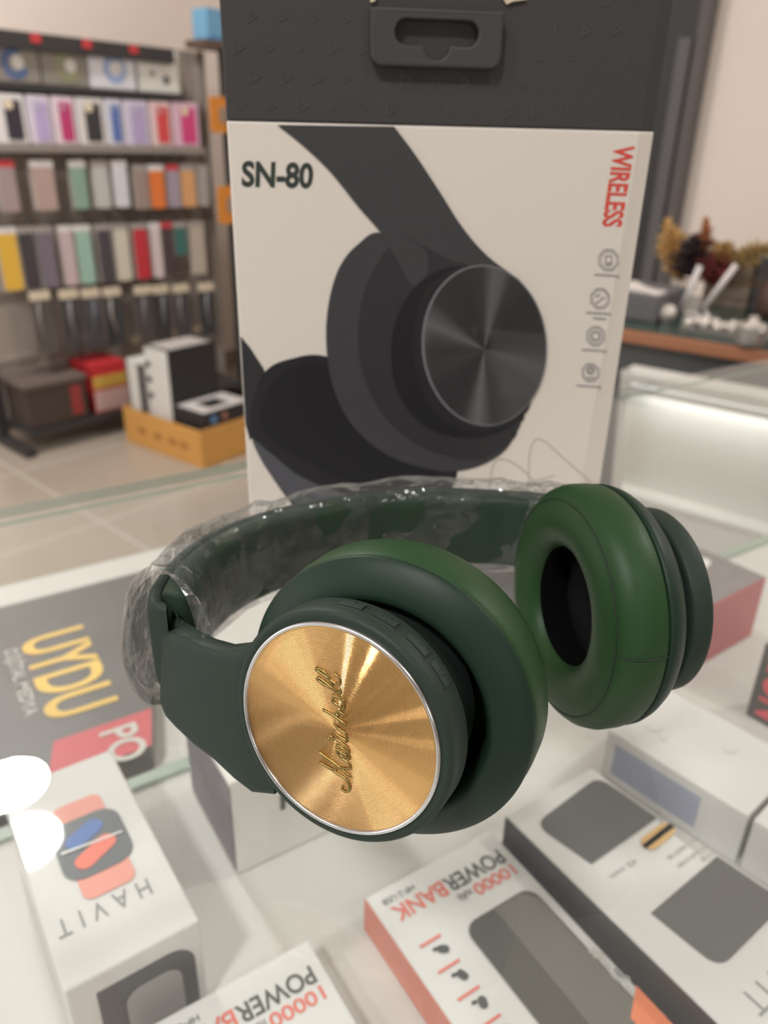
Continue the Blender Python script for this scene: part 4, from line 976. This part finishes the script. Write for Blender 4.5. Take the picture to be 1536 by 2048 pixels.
r4 = [(8, 'yellow', (232, 186, 70), 40, HW, 'left end of the lower hook row'), (42, 'black', (66, 60, 66), 32, HG, 'next to the yellow one'), (74, 'violet grey', (122, 112, 126), 34, HG, 'in the lower hook row'), (113, 'pale pink', (206, 184, 188), 28, HW, 'in the lower hook row'), (145, 'mint green', (160, 196, 180), 36, HW, 'in the lower hook row'), (186, 'dark slate', (74, 68, 76), 32, HG, 'right of the mint green one'), (221, 'cream', (214, 208, 192), 36, HG, 'left of the red one'), (262, 'deep red', (200, 54, 64), 36, HG, 'in the lower hook row'), (295, 'pinkish white', (222, 206, 206), 26, HW, 'right of the red one'), (322, 'dark brown', (80, 66, 68), 28, HR, 'with a dull red header'), (352, 'teal and green', (66, 116, 112), 32, HG, 'in the lower hook row'), (392, 'beige', (192, 180, 166), 40, HG, 'right end of the lower hook row')]
for x, cn, cc, wpx, hd, w in r4:
    s = -.03 + .00215 * x
    dz_ = -.02 * x / 400
    hang_pack(s, wpx * .00205, .835 + dz_, (.615 if x != 352 else .70) + dz_, -.005, mat('hang4_%d' % x, cc, .4, coat=.4), hd, 'hanging %s phone case %s' % (cn, w), 'phone cases on the lower hooks', .835)
r5 = [(75, 'leftmost in the bottom row'), (125, 'second in the bottom row'), (165, 'third in the bottom row'), (206, 'fourth in the bottom row'), (268, 'fifth in the bottom row'), (305, 'sixth in the bottom row'), (350, 'seventh in the bottom row'), (408, 'rightmost in the bottom row')]
for i, (x, w) in enumerate(r5):
    s = -.1 + .00229 * x; dz_ = -.055 * (x - 60) / 375
    t = thing('cable_pack', 'dark hanging cable pack under a cream header, %s of the rack' % w, 'cable pack', tuple(rp(s, -.01, .37 + dz_)), RZR, 'cable packs on the bottom hooks')
    k = MB(); k.prism([rp(s + q, -.012, .470 + dz_ + y) for q, y in rrect(.078, .20, .006)], N41 * .010); k.build('pack_body', mat('cable_pack_%d' % (i % 4), [(88, 82, 80), (70, 66, 66), (78, 76, 80), (62, 64, 66)][i % 4], .3, coat=.5), t)
    k = MB(); k.prism([rp(s + q, -.0135, .588 + dz_ + y) for q, y in rrect(.076, .034, .006)], N41 * .014); k.build('header_card', HC, t)
    k = MB(); k.tube([rp(s - .012 + (i % 3) * .01, -.0005, .56 + dz_), rp(s - .018 + (i % 3) * .01, .001, .50 + dz_), rp(s - .010 + (i % 2) * .012, .0005, .42 + dz_)], .006 if i % 2 else .004, 8); k.build('coiled_cable', mat('cable_grey_%d' % (i % 3), [(158, 150, 146), (140, 140, 146), (122, 128, 136)][i % 3], .4), t, 180)
    h = MB(); h.tube([rp(s, -.13, .615), rp(s, .008, .610 + dz_), rp(s, .012, .618 + dz_)], .0022, 6); h.build('hook', mat('hook_steel', (150, 148, 146), .35, metal=.8), rack, 180)
for i, (s0, s1) in enumerate(((.50, .66), (.68, .80), (.83, .925))):
    t = thing('label_strip', 'cream label strip on the lowest hook rail, %s' % ('left', 'middle', 'right')[i], 'label', tuple(rp((s0 + s1) / 2, -.124, .31)), RZR, 'label strips on the lowest rail')
    rbox(MB(), s0, s1, -.1275, -.124, .312, .345).build('strip_card', HC, t)
# things on the rack's bottom shelf
def plainbox(name, label, cat, s0, s1, d0, d1, z0, z1, m, group=None):
    t = thing(name, label, cat, tuple(rp((s0 + s1) / 2, (d0 + d1) / 2, z0)), RZR, group)
    rbox(MB(), s0, s1, d0, d1, z0, z1).build('carton_body', m, t, bevel=.003); return t
t = thing('storage_bin', 'dark brown bin on the rack base at the left', 'bin', tuple(rp(.05, -.1, .0956)), RZR)
rbox(MB(), -.075, .17, -.13, .06, .0956, .255).build('bin_body', mat('bin_dark_brown', (70, 58, 52), .6), t, bevel=.006)
rbox(MB(), -.082, .177, -.135, .066, .2555, .275).build('bin_rim', mat('bin_rim_grey', (104, 92, 86), .6), t, bevel=.003)
rbox(MB(), .10, .145, .0605, .062, .12, .24).build('red_patch', mat('bin_red', (150, 56, 56), .6), t)
t = plainbox('snack_carton', 'red and yellow carton on the rack base beside the dark bin', 'carton', .205, .36, -.13, .05, .0956, .30, mat('carton_red', (196, 50, 56), .45))
rbox(MB(), .206, .36, .0502, .052, .20, .25).build('yellow_band', mat('carton_yellow', (206, 168, 80), .5), t); rbox(MB(), .206, .36, .0502, .052, .105, .19).build('pale_band', mat('carton_pale', (206, 172, 168), .5), t)

# cardboard carton on the floor with boxes in it
K0 = hit(406, 938, -GT); K1 = Vector((math.sin(R(-53)), math.cos(R(-53)), 0)); K2 = Vector((-K1.y, K1.x, 0))
if K2.y < 0: K2 = -K2
def kp(x, y, z): return Vector((K0.x, K0.y, 0)) + K1 * x + K2 * y + Vector((0, 0, z))
def kbox(mb, x0, x1, y0, y1, z0, z1, mi=0):
    return mb.prism([kp(x0, y0, z0), kp(x1, y0, z0), kp(x1, y1, z0), kp(x0, y1, z0)], (0, 0, z1 - z0), mi)
RZK = math.atan2(K1.y, K1.x)
t = thing('cardboard_carton', 'open brown cardboard carton on the tiles in front of the rack', 'carton', tuple(kp(.235, .16, .001)), RZK)
M_kraft = mat('kraft_cardboard', (214, 158, 84), 0.75, mottle=(9, .06)); kw = .32; kl = .475; kh = .15
k = MB(); kbox(k, 0, kl, 0, kw, .001, .007); k.build('carton_bottom', M_kraft, t)
for x0, x1, y0, y1 in ((0, kl, 0, .005), (0, kl, kw - .005, kw), (0, .005, .005, kw - .005), (kl - .005, kl, .005, kw - .005)):
    kbox(MB(), x0, x1, y0, y1, .007, kh).build('carton_wall', M_kraft, t)
k = MB()
for x in (.10, .17, .26, .36): k.prism([kp(x + a, -.0003, .07 + b) for a, b in rrect(.05, .030, .008)], K2 * .0006)
k.build('printed_marks', mat('kraft_print', (176, 124, 66), .8), t)
def kthing(name, label, x0, x1, y0, y1, z1, m, cat='box'):
    t = thing(name, label, cat, tuple(kp((x0 + x1) / 2, (y0 + y1) / 2, .0078)), RZK)
    kbox(MB(), x0, x1, y0, y1, .0078, z1).build('carton_body', m, t, bevel=.002); return t
M_blk = mat('matt_black_carton', (46, 44, 44), .5)
t = kthing('speaker_box', 'tall black box with a white front standing in the brown carton', .195, .335, .035, .27, .415, M_blk)
kbox(MB(), .197, .333, .0345, .0330, .02, .412).build('white_front', M_white, t)
for z in (.22, .285, .345):
    k = MB(); k.prism([kp(.318 + a, .0325, z + b) for a, b in rrect(.030, .022, .010)], -K2 * .0008); k.build('black_mark', M_blk, t)
k = MB(); kbox(k, .20, .33, .05, .25, .4152, .4162); k.build('pale_lid_print', mat('lid_grey_print', (186, 180, 176), .5), t)
t = kthing('router_box', 'white box with a black stripe at the back of the brown carton', .345, .455, .03, .17, .345, M_white)
kbox(MB(), .348, .385, .0295, .0283, .02, .335).build('black_stripe', M_blk, t)
t = kthing('tablet_box', 'low black box with a white lid at the front corner of the brown carton', .012, .185, .035, .28, .205, M_blk)
kbox(MB(), .020, .178, .042, .272, .2052, .2068).build('white_lid_print', mat('lid_white_print', (206, 200, 196), .5), t)
kbox(MB(), .055, .140, .10, .20, .2069, .2080).build('dark_lid_picture', M_blk, t)
k = MB(); k.prism([kp(.0105, .08 + a, .175 + b) for a, b in rrect(.030, .030, .012)], -K1 * .0012); k.build('blue_mark', mat('mark_blue', (96, 140, 186), .5), t)
k = MB(); k.prism([kp(.0105, .135 + a, .178 + b) for a, b in rrect(.026, .026, .012)], -K1 * .0012); k.build('rosy_mark', mat('mark_rose', (176, 120, 108), .5), t)

# second stand right of the rack, mostly behind the retail carton
st = thing('side_stand', 'black stand with a brown top beside the rack, half behind the retail carton', 'stand', tuple(rp(1.15, -.1, 0)), RZR)
rbox(MB(), 1.00, 1.03, -.03, 0, 0, 1.475).build('post', M_rackdk, st); rbox(MB(), 1.30, 1.33, -.03, 0, 0, 1.475).build('post', M_rackdk, st)
rbox(MB(), 1.03, 1.30, -.06, -.03, 0.03, 1.475).build('back_panel', mat('stand_panel_grey', (92, 86, 82), .7), st)
rbox(MB(), .90, 1.36, -.11, .02, 1.475, 1.503).build('top_board', mat('brown_board', (96, 76, 64), .5), st)
t = thing('blue_box', 'small sky blue box on top of the side stand', 'box', tuple(rp(1.0, -.08, 1.5036)), RZR)
rbox(MB(), .935, 1.09, -.10, -.002, 1.5036, 1.615).build('carton_body', mat('sky_blue_carton', (112, 168, 204), .45), t, bevel=.003)
rbox(MB(), .936, 1.09, -.0019, -.0005, 1.504, 1.52).build('lower_band', mat('blue_band_print', (86, 146, 190), .45), t)
for i, (s0, s1, z0, z1) in enumerate(((.915, .998, 1.165, 1.30), (.925, 1.01, .80, .955))):
    t = thing('charger_pack', ['orange charger pack on the side stand, the upper one', 'orange charger pack on the side stand, the lower one'][i], 'charger', tuple(rp((s0 + s1) / 2, .01, z0)), RZR, 'orange packs on the side stand')
    k = MB(); k.prism([rp((s0 + s1) / 2 + x, .002, (z0 + z1) / 2 + y) for x, y in rrect(s1 - s0, z1 - z0, .012)], N41 * .012); k.build('pack_body', mat('pack_orange', (222, 140, 48), .45), t)
    k = MB(); k.prism([rp((s0 + s1) / 2 + .015 + x, .0145, (z0 + z1) / 2 + y) for x, y in rrect(.030, .06, .008)], N41 * .006); k.build('grey_charger', mat('charger_grey', (150, 140, 130), .4), t)

# ------------------------------------------------------------------ reception desk on the right
D0 = Vector((0.486, 1.5935, 0)); DU = Vector((math.sin(R(127.6)), math.cos(R(127.6)), 0)); DB = Vector((-DU.y, DU.x, 0))
if DB.y < 0: DB = -DB
RZD = math.atan2(DU.y, DU.x); DT = GT - 0.15
def dp(x, y, z): return D0 + DU * x + DB * y + Vector((0, 0, z))
def dbox(mb, x0, x1, y0, y1, z0, z1, mi=0):
    return mb.prism([dp(x0, y0, z0), dp(x1, y0, z0), dp(x1, y1, z0), dp(x0, y1, z0)], (0, 0, z1 - z0), mi)
desk = thing('reception_desk', 'dark grey reception desk with a wood edged top at the right', 'desk', tuple(dp(.2, .25, 0)), RZD)
dbox(MB(), -.55, .75, 0, .50, DT - .030, DT - .004).build('wood_top', mat('desk_wood', (158, 104, 72), .45, mottle=(30, .12)), desk, bevel=.003)
dbox(MB(), -.55, .75, .006, .50, DT - .004, DT).build('glass_sheet', mat('green_tinted_glass', (56, 70, 64), .12), desk)
dbox(MB(), -.53, .73, .03, .48, .001, DT - .030).build('desk_body', mat('desk_grey', (78, 80, 80), .55), desk)
def dxy(px, py): p = hit(px, py, DT - GT); q = p - D0; return q.dot(DU), q.dot(DB)
def dthing(name, label, cat, x, y, group=None): return thing(name, label, cat, tuple(dp(x, y, DT + .0006)), RZD, group)
M_glit = mat('silver_glitter', (214, 208, 200), .25, metal=.7, bump=(260, .8, .004))
M_cry = mat('crystal_grey', (150, 146, 142), .15, metal=.5)
Z0 = DT + .0006
x, y = dxy(1331, 646)
t = dthing('glitter_ball', 'round silver glitter ball on the desk next to the retail carton', 'ornament', x, y)
k = MB(); k.lathe([(.020 + .0195 * math.sin(R(a)), .0195 * math.cos(R(a)) + .0001) for a in range(-90, 91, 10)], dp(x, y, Z0), (0, 0, 1), 32); k.build('ball', M_glit, t, 180)
k = MB(); k.lathe([(0, .012), (.003, .012), (.004, .008), (.006, .007)], dp(x, y, Z0), (0, 0, 1), 24, cap0=True, cap1=True); k.build('ball_foot', M_cry, t, 60)
x, y = dxy(1405, 668)
t = dthing('jewelled_tray', 'shallow tray of shiny clear ornaments in the middle of the desk', 'tray', x + .02, y + .03)
k = MB(); dbox(k, x - .045, x + .115, y, y + .075, Z0, Z0 + .005); k.build('tray_base', M_cry, t, bevel=.002)
random.seed(5)
for i in range(14):
    ax_, ay_ = x - .035 + .0107 * i + random.uniform(-.003, .003), y + .012 + .05 * ((i * 7) % 5) / 5
    k = MB(); r = random.uniform(.008, .012); k.lathe([(r + r * math.sin(R(a)), r * math.cos(R(a)) + .0001) for a in range(-90, 91, 30)], dp(ax_, ay_, Z0 + .005), (0, 0, 1), 7); k.build('glass_bead', M_glit, t)
x, y = dxy(1497, 690)
t = dthing('crystal_jar', 'cut glass jar near the right edge of the photo on the desk', 'jar', x, y)
k = MB(); k.lathe([(0, .024), (.004, .027), (.030, .030), (.034, .026), (.034, .024), (.006, .022), (.0055, .0002)], dp(x, y, Z0), (0, 0, 1), 12, cap0=True); k.build('jar_body', M_cry, t)
k = MB(); k.lathe([(.0345, .027), (.039, .026), (.043, .010), (.047, .008), (.052, .010), (.055, .0005)], dp(x, y, Z0), (0, 0, 1), 12, cap0=True); k.build('jar_lid', M_glit, t)
# two frosted rods leaning in a holder
x, y = dxy(1352, 660)
t = dthing('rod_holder', 'small clear holder with two leaning frosted rods on the desk', 'holder', x + .03, y + .11)
k = MB(); k.lathe([(0, .016), (.018, .018), (.018, .015), (.003, .013), (.0028, .0002)], dp(x + .03, y + .11, Z0), (0, 0, 1), 20, cap0=True); k.build('holder_cup', M_cry, t, 60)
M_rod = mat('frosted_rod', (216, 208, 206), .3)
pd = dp(x + .03, y + .11, 0)
def onv(px, py, off=0.0): return on_plane(px, py, dp(x + .03, y + .11 + off, GT), DB)
for a, b in (((1362, 622), (1400, 532)), ((1408, 616), (1472, 530))):
    k = MB(); k.tube([onv(*a), onv(*b)], .0062, 12); k.build('frosted_rod', M_rod, t, 180)
k = MB(); k.tube([dp(x + .03, y + .11, Z0 + .012), onv(1362, 622)], .0030, 8); k.build('rod_stem', M_rod, t, 180)
k = MB(); k.tube([dp(x + .03, y + .11, Z0 + .012), onv(1408, 616)], .0030, 8); k.build('rod_stem', M_rod, t, 180)
# dark box with a pale cloth at the desk end
x, y = dxy(1262, 645)
t = dthing('till_box', 'dark box with a crumpled pale cloth on top, close to the retail carton', 'box', x - .02, y + .12)
dbox(MB(), x - .10, x + .045, y + .02, y + .20, Z0, Z0 + .055).build('box_body', M_door, t, bevel=.003)
k = MB(); k.rings([[dp(x - .08 + .115 * i / 10, y + .03 + .014 * j + .01 * math.sin(i), Z0 + .0556 + (.018 * math.exp(-((i - 4) / 2.2) ** 2) * (1 if 0 < j < 5 else .1) if j != 6 else 0)) for j in range(6)] + [dp(x - .08 + .115 * i / 10, y + .10, Z0 + .0556)] for i in range(11)]); k.build('pale_cloth', mat('pale_cloth', (206, 198, 192), .8), t, 180)
# dried flowers
t = dthing('dried_flower_vase', 'vase of dried flowers with tan plumes and dark and red blooms on the desk', 'dried flowers', .20, .33)
vx, vy = .20, .33
k = MB(); k.lathe([(0, .030), (.02, .036), (.06, .034), (.085, .022), (.095, .024)], dp(vx, vy, Z0), (0, 0, 1), 28, cap0=True); k.build('vase', mat('vase_brown', (84, 62, 54), .45), t, 180)
def pf(px, py, off=0.0): return on_plane(px, py, dp(vx, vy + off, GT), DB)
def plume(name, base, tip, r, n, m, seed, frz=.5):
    random.seed(seed); k = MB(); base, tip = Vector(base), Vector(tip); ax = (tip - base); Ln = ax.length; ax.normalize(); o1 = ax.orthogonal().normalized(); o2 = ax.cross(o1)
    k.tube([base - ax * .02, tip - ax * Ln * .1], .0016, 5)
    for i in range(n):
        f = random.random(); a = random.uniform(0, 6.283); rad = r * math.sin(math.pi * min(1, .15 + f * .8)) * random.uniform(.5, 1.05)
        p0 = base + ax * Ln * f * .9; p1 = p0 + (o1 * math.cos(a) + o2 * math.sin(a)) * rad + ax * Ln * random.uniform(.05, .22)
        wd = random.uniform(.002, .0045)
        k.tube([p0, p0.lerp(p1, .55) + ax * .004, p1], [wd * .8, wd, wd * .15], 5)
    return k.build(name, m, t, 180)
top = dp(vx, vy, Z0 + .09)
def bloom(a, b, *r): return plume('flower_plume', a, b, *r)
bloom(pf(1358, 560), pf(1335, 445), .046, 220, mat('plume_tan', (188, 148, 92), .9), 1)
bloom(pf(1368, 560), pf(1342, 470), .030, 130, mat('plume_ochre', (166, 118, 66), .9), 2)
bloom(pf(1390, 560), pf(1395, 470), .070, 380, mat('bloom_dark_plum', (50, 38, 40), .9), 3)
bloom(pf(1405, 520), pf(1412, 440), .026, 120, mat('plume_rust', (156, 92, 52), .9), 4)
bloom(pf(1420, 570), pf(1450, 500), .062, 320, mat('bloom_deep_red', (120, 50, 44), .9), 5)
bloom(pf(1440, 525), pf(1455, 485), .040, 160, mat('plume_olive_brown', (150, 116, 66), .9), 6)
bloom(pf(1450, 525), pf(1555, 495), .034, 220, mat('plume_khaki', (152, 126, 80), .9), 7)
for q in ((1358, 560), (1390, 560), (1420, 570), (1440, 540)):
    k = MB(); k.tube([dp(vx, vy, Z0 + .07), pf(*q)], .0018, 5); k.build('stem', mat('stem_brown', (104, 80, 58), .8), t, 180)
# beige panel box behind the flowers and a green plant at the edge
def dpl(px, py, yy): p = on_plane(px, py, dp(0, yy, GT), DB); return (p - D0).dot(DU), p.z
xa, _ = dpl(1402, 600, .40); xb, zt_ = dpl(1512, 522, .40); xc, zc_ = dpl(1640, 522, .40)
t = dthing('beige_panel_box', 'plain beige box standing behind the jar on the desk', 'box', (xa + xb) / 2, .43)
dbox(MB(), xa, xb, .40, .46, Z0, zt_).build('box_body', mat('beige_board', (170, 154, 138), .7), t, bevel=.002)
t = dthing('dark_monitor_box', 'dark box behind the desk items at the right edge of the photo', 'box', xb + .07, .43)
dbox(MB(), xb + .006, xb + .13, .40, .46, Z0, zt_ + .01).build('box_body', M_door, t, bevel=.002)
t = dthing('potted_plant', 'green potted plant at the right edge of the photo, leaves just in view', 'plant', .62, .30)
k = MB(); k.lathe([(0, .030), (.055, .042), (.055, .037), (.050, .0002)], dp(.62, .30, Z0), (0, 0, 1), 24, cap0=True); k.build('pot', mat('pot_grey', (120, 116, 112), .6), t, 50)
random.seed(21)
for i in range(16):
    a = random.uniform(0, 6.28); up_ = random.uniform(.10, .25); rr = random.uniform(.03, .09)
    b0 = dp(.62, .30, Z0 + .05); tip = b0 + Vector((math.cos(a) * rr, math.sin(a) * rr, up_)); sd = Vector((-math.sin(a), math.cos(a), 0))
    mid = b0.lerp(tip, .6); k = MB(); k.tube([b0, mid], .0012, 5)
    ring = [mid, mid.lerp(tip, .3) + sd * .012, mid.lerp(tip, .7) + sd * .009, tip, mid.lerp(tip, .7) - sd * .009, mid.lerp(tip, .3) - sd * .012]
    k.prism(ring, Vector((0, 0, .0008))); k.build('leaf', mat('leaf_green', (70, 112, 72), .5), t)
